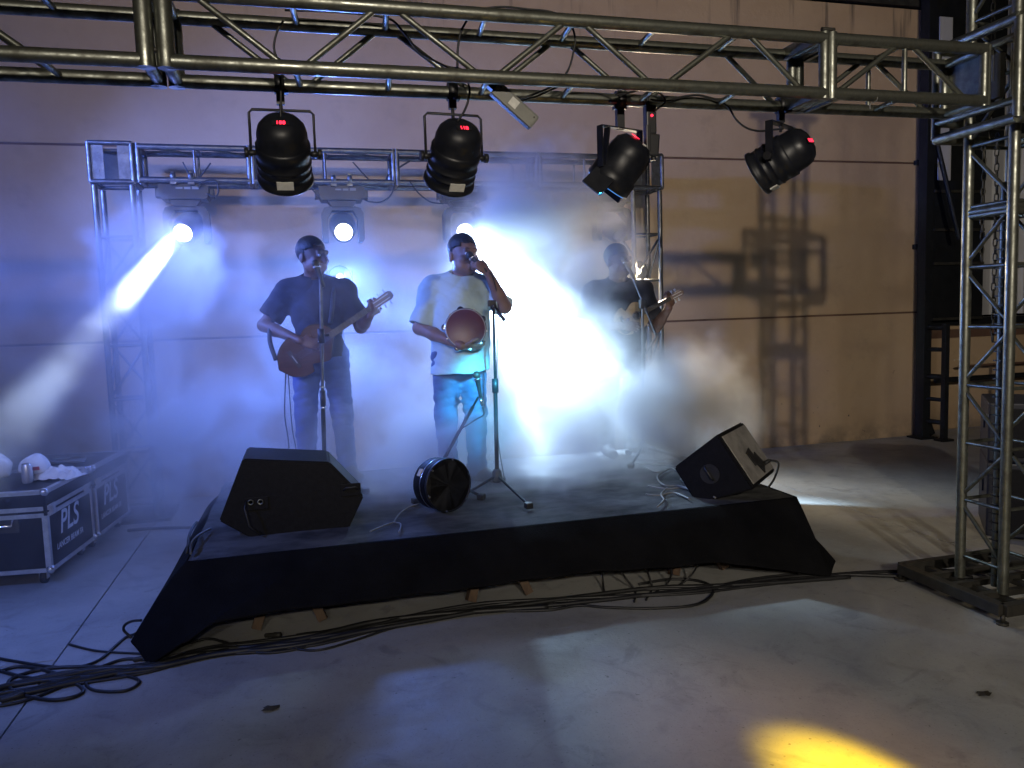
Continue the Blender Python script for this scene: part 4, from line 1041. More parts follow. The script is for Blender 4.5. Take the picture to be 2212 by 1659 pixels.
# ================================================================== PEOPLE: bodies grown as one smooth surface from a distance field
class Field:
    def __init__(self, lo, hi, h):
        self.h = h; self.lo = np.array(lo, float)
        n = np.ceil((np.array(hi) - self.lo) / h).astype(int) + 1
        self.ax = [self.lo[i] + h * np.arange(n[i]) for i in range(3)]
        self.F = np.full(tuple(n), 1.0, np.float32)
    def _sub(self, lo, hi, pad):
        s = []
        for i in range(3):
            a = int(max(0, math.floor((lo[i] - pad - self.lo[i]) / self.h))); b = int(min(self.F.shape[i], math.ceil((hi[i] + pad - self.lo[i]) / self.h) + 1))
            if b - a < 2: return None
            s.append(slice(a, b))
        X, Y, Z = np.meshgrid(self.ax[0][s[0]], self.ax[1][s[1]], self.ax[2][s[2]], indexing='ij', copy=False)
        return tuple(s), X, Y, Z
    def _min(self, s, d, k):
        a = self.F[s]
        if k <= 0: self.F[s] = np.minimum(a, d); return
        hh = np.clip(.5 + .5 * (a - d) / k, 0, 1)
        self.F[s] = a * (1 - hh) + d * hh - k * hh * (1 - hh)
    def cone(self, a, b, ra, rb, k=.02, flat=False, sc=None):
        a = np.array(a, float); b = np.array(b, float)
        r = max(ra, rb)
        q = self._sub(np.minimum(a, b) - r, np.maximum(a, b) + r, k + .03)
        if q is None: return self
        s, X, Y, Z = q; d = b - a; L2 = d @ d + 1e-12
        px, py, pz = X - a[0], Y - a[1], Z - a[2]
        t = np.clip((px * d[0] + py * d[1] + pz * d[2]) / L2, 0, 1)
        dist = np.sqrt((px - t * d[0]) ** 2 + (py - t * d[1]) ** 2 + (pz - t * d[2]) ** 2) - (ra + (rb - ra) * t)
        if flat:
            n = d / math.sqrt(L2); dist = np.maximum(dist, (X - b[0]) * n[0] + (Y - b[1]) * n[1] + (Z - b[2]) * n[2])
        self._min(s, dist, k); return self
    def ell(self, c, r, k=.02, R=None, sub=False):
        c = np.array(c, float); r = np.array(r, float); m = r.max()
        q = self._sub(c - m, c + m, k + .03)
        if q is None: return self
        s, X, Y, Z = q; P = np.stack([X - c[0], Y - c[1], Z - c[2]], -1)
        if R is not None: P = P @ np.array(R)
        k0 = np.sqrt(((P / r) ** 2).sum(-1)); k1 = np.sqrt(((P / (r * r)) ** 2).sum(-1)) + 1e-9
        d = k0 * (k0 - 1) / k1
        if sub:
            a = self.F[s]; hh = np.clip(.5 - .5 * (a + d) / k, 0, 1); self.F[s] = a * (1 - hh) - d * hh + k * hh * (1 - hh)
        else: self._min(s, d, k)
        return self
    def cut(self, p, n):   # keep the side the normal points away from
        n = np.array(n, float); n /= np.linalg.norm(n)
        X, Y, Z = np.meshgrid(*self.ax, indexing='ij', copy=False)
        self.F = np.maximum(self.F, ((X - p[0]) * n[0] + (Y - p[1]) * n[1] + (Z - p[2]) * n[2]).astype(np.float32)); return self
    def folds(self, amp, waves):
        X, Y, Z = np.meshgrid(*self.ax, indexing='ij', copy=False)
        w = np.zeros_like(self.F)
        for kx, ky, kz, ph in waves: w += (1.2 - 2 * np.abs(np.sin(.5 * (kx * X + ky * Y + kz * Z + ph + 1.3 * np.sin(11 * Z + 7 * X) + .9 * np.sin(9 * X - 6 * Y + 4 * Z + ph)))) ** .75).astype(np.float32)
        self.F += amp * w / len(waves); return self
    def mesh(self, name, m):
        F = self.F; ins = F < 0; n = np.array(F.shape)
        c = np.zeros(tuple(n - 1), np.uint8)
        for dx in (0, 1):
            for dy in (0, 1):
                for dz in (0, 1):
                    c += ins[dx:n[0] - 1 + dx, dy:n[1] - 1 + dy, dz:n[2] - 1 + dz]
        act = np.argwhere((c > 0) & (c < 8)); idx = np.full(tuple(n - 1), -1, np.int32); idx[tuple(act.T)] = np.arange(len(act))
        acc = np.zeros((len(act), 3)); cnt = np.zeros(len(act))
        cor = [(0, 0, 0), (1, 0, 0), (0, 1, 0), (1, 1, 0), (0, 0, 1), (1, 0, 1), (0, 1, 1), (1, 1, 1)]
        vals = [F[tuple((act + np.array(o)).T)] for o in cor]
        for i in range(8):
            for j in range(i + 1, 8):
                if sum(abs(np.array(cor[i]) - np.array(cor[j]))) != 1: continue
                a, b = vals[i], vals[j]; s = (a < 0) != (b < 0)
                t = np.where(s, a / np.where(s, a - b, 1), 0)
                p = np.array(cor[i]) + t[:, None] * (np.array(cor[j]) - np.array(cor[i]))
                acc += np.where(s[:, None], p, 0); cnt += s
        P = (act + acc / np.maximum(cnt, 1)[:, None]) * self.h + self.lo
        quads = []
        for axi in range(3):
            u, v = [(1, 2), (2, 0), (0, 1)][axi]
            sl0 = [slice(None)] * 3; sl1 = [slice(None)] * 3; sl0[axi] = slice(0, -1); sl1[axi] = slice(1, None)
            s0 = ins[tuple(sl0)]; s1 = ins[tuple(sl1)]
            e = np.argwhere(s0 != s1); e = e[(e[:, u] > 0) & (e[:, v] > 0) & (e[:, u] < n[u] - 1) & (e[:, v] < n[v] - 1)]
            fl = s0[tuple(e.T)]
            eu = np.zeros(3, int); eu[u] = 1; ev = np.zeros(3, int); ev[v] = 1
            q = np.stack([idx[tuple((e - eu - ev).T)], idx[tuple((e - ev).T)], idx[tuple(e.T)], idx[tuple((e - eu).T)]], 1)
            q[~fl] = q[~fl][:, ::-1]; quads.append(q)
        Q = np.concatenate(quads)
        me = bpy.data.meshes.new(name)
        me.vertices.add(len(P)); me.vertices.foreach_set('co', P.astype(np.float32).ravel())
        me.loops.add(len(Q) * 4); me.loops.foreach_set('vertex_index', Q.astype(np.int32).ravel())
        me.polygons.add(len(Q)); me.polygons.foreach_set('loop_start', np.arange(0, len(Q) * 4, 4, dtype=np.int32)); me.polygons.foreach_set('loop_total', np.full(len(Q), 4, np.int32))
        me.polygons.foreach_set('use_smooth', np.ones(len(Q), bool))
        me.update(calc_edges=True); me.validate(); me.materials.append(m); return me

def rotm(yaw, pitch=0.0, roll=0.0):
    return np.array(Matrix.Rotation(yaw, 3, 'Z') @ Matrix.Rotation(pitch, 3, 'X') @ Matrix.Rotation(roll, 3, 'Y'))

def add_hand(f, wrist, d, nrm, side, curl=.7, s=1.0):
    """wrist, pointing direction, palm normal (the way the fingers close), side=+1/-1 for the thumb side"""
    w = V(wrist); d = V(d).normalized(); n = V(nrm); n = (n - d * n.dot(d)).normalized(); x = d.cross(n) * side
    pal = w + d * .055 * s
    R = np.array(Matrix((x, d, n)).transposed())
    f.ell(pal, (.041 * s, .052 * s, .017 * s), .012, R)
    for i, (off, ln, r) in enumerate(((.030, .080, .0092), (.010, .088, .0095), (-.011, .082, .0092), (-.030, .064, .0084))):
        p = w + d * (.088 - .004 * abs(i - 1)) * s + x * off * s; a = curl * (.75 + .12 * i); dirv = d.copy(); rr = r * s
        for seg, frac in enumerate((.45, .32, .23)):
            ang = a * (seg + .55); dirv = (d * math.cos(ang) + n * math.sin(ang)).normalized()
            q = p + dirv * ln * frac * s; f.cone(p, q, rr, rr * .92, .006); p = q; rr *= .92
    p = w + d * .028 * s + x * .030 * s
    for ln, a in ((.040, .55), (.034, .25)):
        dv = (x * math.sin(a + .3) + d * math.cos(a + .3) + n * .45 * curl).normalized(); q = p + dv * ln * s
        f.cone(p, q, .0125 * s, .0105 * s, .008); p = q

def add_head(f, c, R, s=1.0):
    c = np.array(c, float)
    def P(x, y, z): return c + R @ (np.array((x, y, z)) * s)
    def E(p, r, k=.02, sub=False): f.ell(P(*p), np.array(r) * s, k, R, sub)
    E((0, .018, .035), (.076, .093, .088), .02)
    E((0, -.022, -.015), (.064, .074, .088), .03)
    E((0, -.048, -.078), (.040, .040, .036), .03)
    for sx in (-1, 1):
        E((sx * .044, -.028, -.058), (.026, .045, .036), .02)
        E((sx * .030, -.093, .014), (.017, .014, .012), .012, True)
        E((sx * .038, -.070, -.022), (.024, .022, .020), .02)
        E((sx * .079, .012, -.008), (.010, .020, .032), .010)
        E((sx * .030, -.084, .012), (.0125, .0125, .0115), .004)
    f.cone(P(-.034, -.088, .033), P(.034, -.088, .033), .012 * s, .012 * s, .014)
    f.cone(P(0, -.094, .018), P(0, -.113, -.024), .009 * s, .014 * s, .012)
    E((0, -.105, -.027), (.019, .012, .010), .010)
    E((0, -.093, -.054), (.026, .010, .0065), .006); E((0, -.091, -.066), (.022, .010, .007), .006)

def add_hair(f, c, R, s, cover):
    c = np.array(c, float)
    def P(x, y, z): return c + R @ (np.array((x, y, z)) * s)
    f.ell(P(0, .020, .043), np.array((.082, .097, .090)) * s, .01, R)
    X, Y, Z = np.meshgrid(*f.ax, indexing='ij', copy=False)
    Q = (np.stack([X - c[0], Y - c[1], Z - c[2]], -1) @ R) / s
    wob = .004 * np.sin(Q[..., 0] * 130) * np.sin(Q[..., 2] * 90 + 1) + .003 * np.sin(Q[..., 0] * 310 + Q[..., 1] * 200)
    front = .070 - Q[..., 2] - .35 * np.abs(Q[..., 0]) * (np.abs(Q[..., 0]) > .045) + wob    # hairline above the brow
    side = -.012 - Q[..., 1] + .25 * Q[..., 2] + wob                                      # behind the temples
    low = cover - .028 - Q[..., 2] - .3 * Q[..., 1] + wob
    f.F = np.maximum(f.F, np.maximum(np.minimum(front, side), low).astype(np.float32))
    f.F += (.0022 * np.sin(X * 420 + 3 * np.sin(Z * 160)) * np.sin(Y * 390 + Z * 330)).astype(np.float32)

def person(label, loc, spec):
    t = thing('person', label, 'person', loc)
    S = spec; h = .0068
    f = Field(S['lo'], S['hi'], h)
    hip, chest, neck = map(V, (S['hip'], S['chest'], S['neck']))
    f.cone(hip, chest, .135, .145, .05); f.ell(chest, (.165, .105, .17), .05); f.ell(hip, (.15, .11, .11), .05)
    hd = V(S['head']); R = rotm(*S['head_rot'])
    f.cone(neck, hd + V((0, .012, -.05)), .068, .062, .03)
    add_head(f, hd, R, S.get('head_s', 1.0))
    for k in ('r', 'l'):
        sh, el, wr = (V(S[k + '_arm'][i]) for i in range(3))
        f.cone(chest + V((0, 0, .09)), sh, .085, .062, .04)
        f.cone(sh, el, .054, .041, .03); f.cone(el, el + (wr - el) * .35, .043, .043, .025); f.cone(el + (wr - el) * .35, wr, .043, .028, .02)
        add_hand(f, wr, S[k + '_hand'][0], S[k + '_hand'][1], S[k + '_hand'][2], S[k + '_hand'][3], S.get('hand_s', 1.0))
        hp, kn, an, toe = (V(S[k + '_leg'][i]) for i in range(4))
        f.cone(hp, kn, .085, .056, .04); f.cone(kn, kn + (an - kn) * .4, .055, .054, .03); f.cone(kn + (an - kn) * .4, an, .054, .036, .02)
        f.cone(an + V((0, .02, -.03)), toe, .04, .032, .03)
    link('body', f.mesh('body', S['skin']), t)
    # trousers
    f = Field(S['lo'], (S['hi'][0], S['hi'][1], S['hip'][2] + .2), h)
    b = S.get('belly', 0)
    f.ell(hip, (.168 + b * .3, .125 + b * .3, .12), .04); f.cone(hip, hip + V((0, 0, .12)), .15 + b * .3, .15 + b * .4, .04)
    for k in ('r', 'l'):
        hp, kn, an, toe = (V(S[k + '_leg'][i]) for i in range(4))
        lw = S.get('leg_w', 1.0)
        f.cone(hp, kn, .100 * lw, .074 * lw, .05); f.cone(kn, an + V((0, .005, -.03)), .074 * lw, .062 * lw, .03)
    f.cut((0, 0, .045), (0, 0, -1)); f.cut((0, 0, S['hip'][2] + .11), (0, 0, 1))
    f.folds(.011, [(20, 8, 55, 0), (-26, 10, 78, 1.0), (12, 26, 40, 2.2), (44, -12, 30, .7), (-9, 30, 105, 1.6)])
    link('trousers', f.mesh('trousers', S['legs']), t)
    # shirt
    f = Field(S['lo'], S['hi'], h)
    f.ell(chest, (.192 + b * .25, .132 + b * .5, .18), .05); f.cone(hip + V((0, 0, S['hem'] - hip.z)), chest, .172 + b, .150 + b, .05)
    if b: f.ell(hip + V((0, -.045 - b * .5, .14)), (.165 + b, .13 + b, .17), .06)
    f.cone(neck + V((0, .008, -.09)), neck + V((0, .008, -.005)), .115, .084, .05)
    for k in ('r', 'l'): f.cone(neck + V((0, .012, -.035)), V(S[k + '_arm'][0]) + V((0, 0, .015)), .072, .070, .05)
    for k in ('r', 'l'):
        sh, el, wr = (V(S[k + '_arm'][i]) for i in range(3))
        f.cone(chest + V((0, .0, .09)), sh, .10, .086, .05)
        f.cone(sh, sh + (el - sh) * S['sleeve'], .082, .086 if S['sleeve'] < .9 else .074, .035, True)
    f.cut((0, 0, S['hem']), (0.04, 0, -1))
    f.folds(.013, [(16, 5, 30, .4), (-24, 9, 20, 1.7), (7, 13, -46, 2.9), (33, 4, 14, .2), (-46, 18, 30, .9), (21, -14, 62, 2.2)])
    f.ell(neck + V((0, -.03, .045)), (.080, .085, .055), .01, None, True)
    link('shirt', f.mesh('shirt', S['top']), t)
    if S.get('collar'):
        mb = MB(); ring_a = []; ring_b = []
        for i in range(20):
            a = -math.pi / 2 + .25 + (2 * math.pi - .5) * i / 19
            dx, dy = math.cos(a), math.sin(a)
            ring_a.append(neck + V((dx * .074, dy * .078 + .008, .040 + .02 * dy))); ring_b.append(neck + V((dx * .098, dy * .106 + .006, -.004 + .02 * dy)))
        A = mb._v(ring_a); B = mb._v(ring_b)
        for i in range(19): mb.face([A[i], A[i + 1], B[i + 1], B[i]], True)
        o = mb.build('collar', S['top'], t); o.modifiers.new('t', 'SOLIDIFY').thickness = .006
    # hair
    f = Field(hd - V((.13, .15, .12)), hd + V((.13, .15, .16)), .005)
    add_hair(f, hd, R, S.get('head_s', 1.0) * 1.01, S.get('hair', -.02))
    link('hair', f.mesh('hair', M['hair']), t)
    s = S.get('head_s', 1.0)
    for sx in (-1, 1):
        p = V(hd + V(R @ (np.array((sx * .031, -.089, .012)) * s)))
        MB().ball(p, .0098 * s, 10, 8).build('eye', M['eye'], t)
        q0 = [V(hd + V(R @ (np.array((sx * x, y, z)) * s))) for x, y, z in ((.013, -.0975, .036), (.030, -.0965, .041), (.046, -.086, .036))]
        MB().path(q0, .0028, 5).build('eyebrow', M['hair'], t)
    for k in ('r', 'l'):
        an, toe = V(S[k + '_leg'][2]), V(S[k + '_leg'][3])
        f = Field(np.minimum(an, toe) - .12, np.maximum(an, toe) + .12, .006)
        d = (toe - an); d.z = 0; d.normalize()
        heel = V((an.x, an.y, .04)) - d * .045; tp = V((toe.x, toe.y, .036))
        f.cone(heel, tp, .042, .038, .03); f.cone(heel + V((0, 0, .05)), heel + (tp - heel) * .55 + V((0, 0, .015)), .043, .040, .03)
        f.cut((0, 0, .002), (0, 0, -1))
        link('shoe', f.mesh('shoe', S.get('shoe', M['shoe'])), t)
    return t

def people():
    singer = dict(lo=(-.46, -.42, -.005), hi=(.36, .30, 1.74), hip=(-.045, .0, .90), chest=(-.03, .01, 1.22), neck=(-.012, .02, 1.405), head=(.004, -.012, 1.548), head_rot=(.30, .05, 0), head_s=1.14,
        r_arm=((-.205, .03, 1.325), (-.315, -.02, 1.075), (-.085, -.285, .955)), r_hand=((.95, .05, -.18), (.15, .5, .8), 1, .6),
        l_arm=((.148, .01, 1.325), (.235, -.175, 1.195), (.120, -.225, 1.420)), l_hand=((-.62, .10, .55), (-.6, .55, .2), -1, 1.15),
        r_leg=((-.135, 0, .86), (-.16, -.02, .48), (-.145, .02, .09), (-.155, -.16, .03)), l_leg=((.035, 0, .86), (.045, -.02, .48), (.055, .03, .09), (.165, -.09, .03)),
        skin=M['skin2'], top=M['tee'], legs=M['jeans'], hem=.775, sleeve=.92, belly=.028, hair=-.012, leg_w=1.0)
    person('person in pale tee shirt and blue jeans singing into a hand held microphone', (1.06, 5.16, DZ - .006), singer)
    guitarist = dict(lo=(-.50, -.46, -.005), hi=(.48, .30, 1.80), hip=(-.0, .0, .93), chest=(-.01, .02, 1.24), neck=(-.02, .03, 1.43), head=(-.02, -.005, 1.588), head_rot=(.75, .06, 0), head_s=1.13,
        r_arm=((-.205, .03, 1.345), (-.375, .04, 1.125), (-.135, -.225, 1.015)), r_hand=((.92, -.15, -.28), (.2, .8, -.3), 1, .55),
        l_arm=((.175, .03, 1.345), (.285, -.05, 1.09), (.335, -.255, 1.165)), l_hand=((.25, .05, .7), (-.3, .95, .1), -1, 1.0),
        r_leg=((-.10, 0, .88), (-.125, -.03, .49), (-.135, .02, .09), (-.15, -.17, .03)), l_leg=((.095, 0, .88), (.125, -.02, .49), (.145, .02, .09), (.21, -.15, .03)),
        skin=M['skin'], top=M['polo'], legs=M['jeans_dark'], hem=.89, sleeve=.74, collar=True, hair=-.035)
    person('person in dark polo shirt and jeans playing a guitar behind the left monitor', (.11, 5.65, DZ - .006), guitarist)
    third = dict(lo=(-.46, -.42, -.005), hi=(.48, .30, 1.70), hip=(.0, .0, .84), chest=(-.0, .01, 1.17), neck=(-.01, .02, 1.36), head=(-.015, -.01, 1.525), head_rot=(.35, .08, 0), head_s=1.10,
        r_arm=((-.205, .02, 1.285), (-.30, .0, 1.03), (-.08, -.215, 1.03)), r_hand=((.95, -.2, -.05), (.2, .8, -.3), 1, .55),
        l_arm=((.20, .02, 1.285), (.285, -.04, 1.005), (.305, -.235, 1.155)), l_hand=((.15, .05, .8), (-.3, .95, .1), -1, 1.0),
        r_leg=((-.10, 0, .80), (-.12, -.02, .45), (-.13, .02, .09), (-.15, -.16, .03)), l_leg=((.10, 0, .80), (.12, -.02, .45), (.13, .02, .09), (.20, -.14, .03)),
        skin=M['skin'], top=M['blk_shirt'], legs=M['trousers'], hem=.64, sleeve=.80, belly=.02, hair=-.03)
    person('person in black shirt playing a cavaquinho half hidden in smoke', (2.42, 5.70, DZ - .006), third)
people()

# ------------------------------------------------------------------ instruments in hand
def strummed(name, label, cat, origin, ang, yaw, L, body_w, mats, cutaway, strap=None):
    """origin = centre of the body top; local x runs along the neck, y up across the strings, z towards the audience"""
    t = thing(name, label, cat, origin)
    F = Matrix.Rotation(yaw, 4, 'Z') @ Matrix(((math.cos(ang), -math.sin(ang), 0, 0), (0, 0, -1, 0), (math.sin(ang), math.cos(ang), 0, 0), (0, 0, 0, 1)))
    bl = L * .485
    def outline(g=0.0):
        pts = []
        for i in range(64):
            a = 2 * math.pi * i / 64; x = -math.cos(a) * bl / 2
            u = (x / bl + .5)
            w = body_w * (.5 * math.sin(math.pi * min(1, u * 1.25 + .02)) ** .62 if u < .42 else .5 * (.80 - .16 * math.cos((u - .42) / .58 * 2 * math.pi) + .0) )
            e = min(1.0, math.sqrt(max(0, 1 - (2 * u - 1) ** 2)) * 1.75)
            w = min(w, body_w * .5) * e
            y = w * (1 if math.sin(a) >= 0 else -1)
            if abs(math.sin(a)) < .02: y = 0
            if cutaway and y < 0 and u > .72: y *= max(.25, 1 - (u - .72) * 3.2)
            pts.append((x * (1 + g), y * (1 + g)))
        return pts
    ol = outline(); dp = .085 if L > .8 else .055
    mb = MB().at(F); mb.prism(ol, (0, 0, -dp), (1, 0, 0), (0, 1, 0), dp, True); mb.build('body_side', mats['side'], t)
    MB().at(F).prism(outline(-.025), (0, 0, .0005), (1, 0, 0), (0, 1, 0), .003).build('soundboard', mats['top'], t)
    r = body_w * .125
    MB().at(F).lathe([(.001, .0042), (r, .0042), (r, .0046), (.001, .0046)], (bl * .16, 0, 0), n=28).build('sound_hole', M['fret'], t)
    MB().at(F).lathe([(r * 1.05, .0042), (r * 1.30, .0042), (r * 1.30, .005), (r * 1.05, .005)], (bl * .16, 0, 0), n=28, caps=False).build('rosette', M['head_wood'], t)
    MB().at(F).box((-bl * .22, 0, .009), (.026, body_w * .46, .010), bev=.003).build('bridge', M['fret'], t)
    MB().at(F).box((-bl * .215, 0, .016), (.004, body_w * .22, .006)).build('saddle', M['label'], t)
    xn = L * .80 - bl / 2; nw = body_w * .135
    mb = MB().at(F); mb.prism([(bl * .24, -nw * .58), (xn, -nw * .5), (xn, nw * .5), (bl * .24, nw * .58)], (0, 0, .005), (1, 0, 0), (0, 1, 0), .007); mb.build('fretboard', M['fret'], t)
    mb = MB().at(F); mb.prism([(bl * .46, -nw * .52), (xn, -nw * .47), (xn, nw * .47), (bl * .46, nw * .52)], (0, 0, -.016), (1, 0, 0), (0, 1, 0), .020); mb.build('neck', mats['side'], t)
    mb = MB().at(F)
    for k in range(14):
        x = xn - (xn + bl * .22) * (1 - 2 ** (-k / 12))
        mb.box((x, 0, .0128), (.002, nw * 1.0, .002))
    mb.build('frets', M['chrome'], t)
    hl = L * .20 - .005
    mb = MB().at(F); mb.prism([(xn, -nw * .5), (xn + .03, -nw * .72), (xn + hl - .02, -nw * .80), (xn + hl, -nw * .45), (xn + hl, nw * .45), (xn + hl - .02, nw * .80), (xn + .03, nw * .72), (xn, nw * .5)], (0, 0, -.012), (1, 0, 0), (0, 1, 0), .014); hs = mb.build('headstock', M['head_wood'], t)
    for s in (-1, 1):
        MB().at(F).box((xn + hl * .52, s * nw * .36, .0032), (hl * .66, nw * .17, .003), bev=.001).build('slot', M['label'], hs)
        for k in range(3 if L > .8 else 2):
            x = xn + hl * (.26 + .26 * k)
            MB().at(F).tube((x, s * nw * .7, -.006), (x, s * (nw * .8 + .014), -.006), .004, 8).box((x, s * (nw * .8 + .020), -.006), (.016, .014, .010), bev=.003).build('tuning_peg', M['label'], hs)
    mb = MB().at(F); ns = 6 if L > .8 else 4
    for k in range(ns):
        y = nw * .8 * (k / (ns - 1) - .5)
        mb.tube((-bl * .22, y * 1.5, .016), (xn + .005, y, .014), .0007, 4)
    mb.build('strings', M['chrome'], t)
    if strap: MB().path(smooth_path([V(p) - V(origin) for p in strap]), .016, 6).build('strap', M['black_plastic'], t)
    return t
gx, gy, gz = .11, 5.65, DZ
strummed('guitar', 'dark sided acoustic guitar with amber top held by the guitarist', 'guitar', (gx - .095, gy - .215, gz + .935), rad(32.5), rad(-6), .93, .285, dict(side=M['guitar_side'], top=M['guitar_top']), True,
         [(gx - .30, gy - .17, gz + .88), (gx - .335, gy - .13, gz + 1.02), (gx - .315, gy + .0, gz + 1.14), (gx - .20, gy + .16, gz + 1.30), (gx - .02, gy + .15, gz + 1.38), (gx + .10, gy + .05, gz + 1.43), (gx + .10, gy - .12, gz + 1.30), (gx + .07, gy - .20, gz + 1.12)])
strummed('cavaquinho', 'small pale topped cavaquinho held by the man in the smoke', 'cavaquinho', (2.42 + .0, 5.70 - .205, DZ + 1.075), rad(25), rad(-8), .62, .225, dict(side=M['guitar_side'], top=M['tan_top']), False)
cable('thin guitar lead hanging from the guitar to the deck', [(gx - .235, gy - .20, gz + .84), (gx - .25, gy - .19, gz + .70), (gx - .265, gy - .18, gz + .50), (gx - .25, gy - .18, gz + .30), (gx - .265, gy - .2, gz + .10), (gx - .30, gy - .22, gz + .01)], .0045)
cable('second thin lead hanging beside the right leg of the guitarist', [(gx - .225, gy - .20, gz + .84), (gx - .225, gy - .18, gz + .62), (gx - .22, gy - .18, gz + .40), (gx - .20, gy - .19, gz + .22), (gx - .225, gy - .2, gz + .10)], .0035)

def tambourine():
    c = V((1.06 - .05, 5.16 - .245, DZ + 1.055))
    t = thing('tambourine', 'red headed tambourine held flat against the belly of the singer', 'tambourine', c)
    ax = V((-.10, -.97, .22)).normalized(); F = frame_from(ax)
    MB().at(F).lathe([(.125, -.024), (.131, -.024), (.131, .022), (.125, .022)], n=44, caps=False).build('frame', M['white_shell'], t)
    MB().at(F).lathe([(.001, .021), (.124, .021), (.131, .018)], n=44).build('drum_head', M['tambourine'], t)
    MB().at(F).lathe([(.129, .008), (.135, .008), (.135, .020), (.129, .020)], n=44, caps=False).build('hoop', M['chrome'], t)
    for k in range(5):
        a = k * 2 * math.pi / 5 + .5
        j = MB().at(F)
        for z in (-.012, -.004): j.lathe([(.001, z), (.022, z + .002), (.024, z), (.001, z - .001)], (.131 * math.cos(a), .131 * math.sin(a), 0), n=16)
        j.build('jingle', M['chrome'], t)
        MB().at(F).tube((.137 * math.cos(a + .6), .137 * math.sin(a + .6), .022), (.137 * math.cos(a + .6), .137 * math.sin(a + .6), -.02), .005, 8).build('tension_bolt', M['chrome'], t)
tambourine()
def hand_mic():
    p = V((1.06 + .060, 5.16 - .205, DZ + 1.475))
    t = thing('microphone', 'microphone held at the mouth of the singer', 'microphone', p)
    F = frame_from((-.42, .30, .50))
    mic_body(F, t)
    MB().path(smooth_path([F @ V((0, 0, -.085)), F @ V((0, 0, -.14)), V((.13, .01, -.30)), V((.12, .06, -.6)), V((.10, .05, -1.1)), V((.13, .0, -1.46))]), .004).build('lead', M['rubber'], t)
hand_mic()

# ================================================================== SMOKE: one fog volume lit by the lamps above
BLOBS = [  # centre, radius, density, share of it that the noise leaves alone
    ((1.62, 5.95, 1.90), (.38, .45, .58), 3.2, .45),
    ((1.92, 5.60, 1.25), (.36, .40, .52), 3.6, .40),
    ((1.80, 6.05, 2.36), (.58, .50, .40), 4.2, .04),
    ((2.25, 6.05, 2.02), (.36, .42, .38), 1.3, .05),
    ((2.48, 5.15, .84), (.52, .38, .42), 5.0, .15),
    ((2.28, 5.28, .95), (.40, .28, .42), 4.5, .25),
    ((2.90, 5.40, .78), (.46, .38, .34), 4.2, .06),
    ((2.08, 5.25, 1.50), (.22, .22, .62), 4.5, .30),
    ((1.75, 5.05, .66), (.80, .42, .34), 5.0, .30),
    ((1.05, 4.90, .56), (.65, .34, .24), 2.6, .30),
    ((.30, 5.15, .58), (.65, .40, .26), 1.6, .20),
    ((.75, 6.05, .95), (.60, .50, .60), 2.4, .05),
    ((-.10, 6.30, .80), (.60, .60, .50), 2.2, .05),
    ((-.85, 5.90, .62), (.60, .60, .40), 1.9, .05),
    ((-.75, 5.30, .60), (.55, .40, .40), 2.2, .04),
    ((-1.30, 6.38, .95), (.50, .34, .80), 1.5, .15),
    ((-2.20, 6.10, .70), (.90, .60, .45), 1.5, .05),
    ((-1.05, 6.30, 1.98), (.36, .34, .36), 8.0, .55),
]
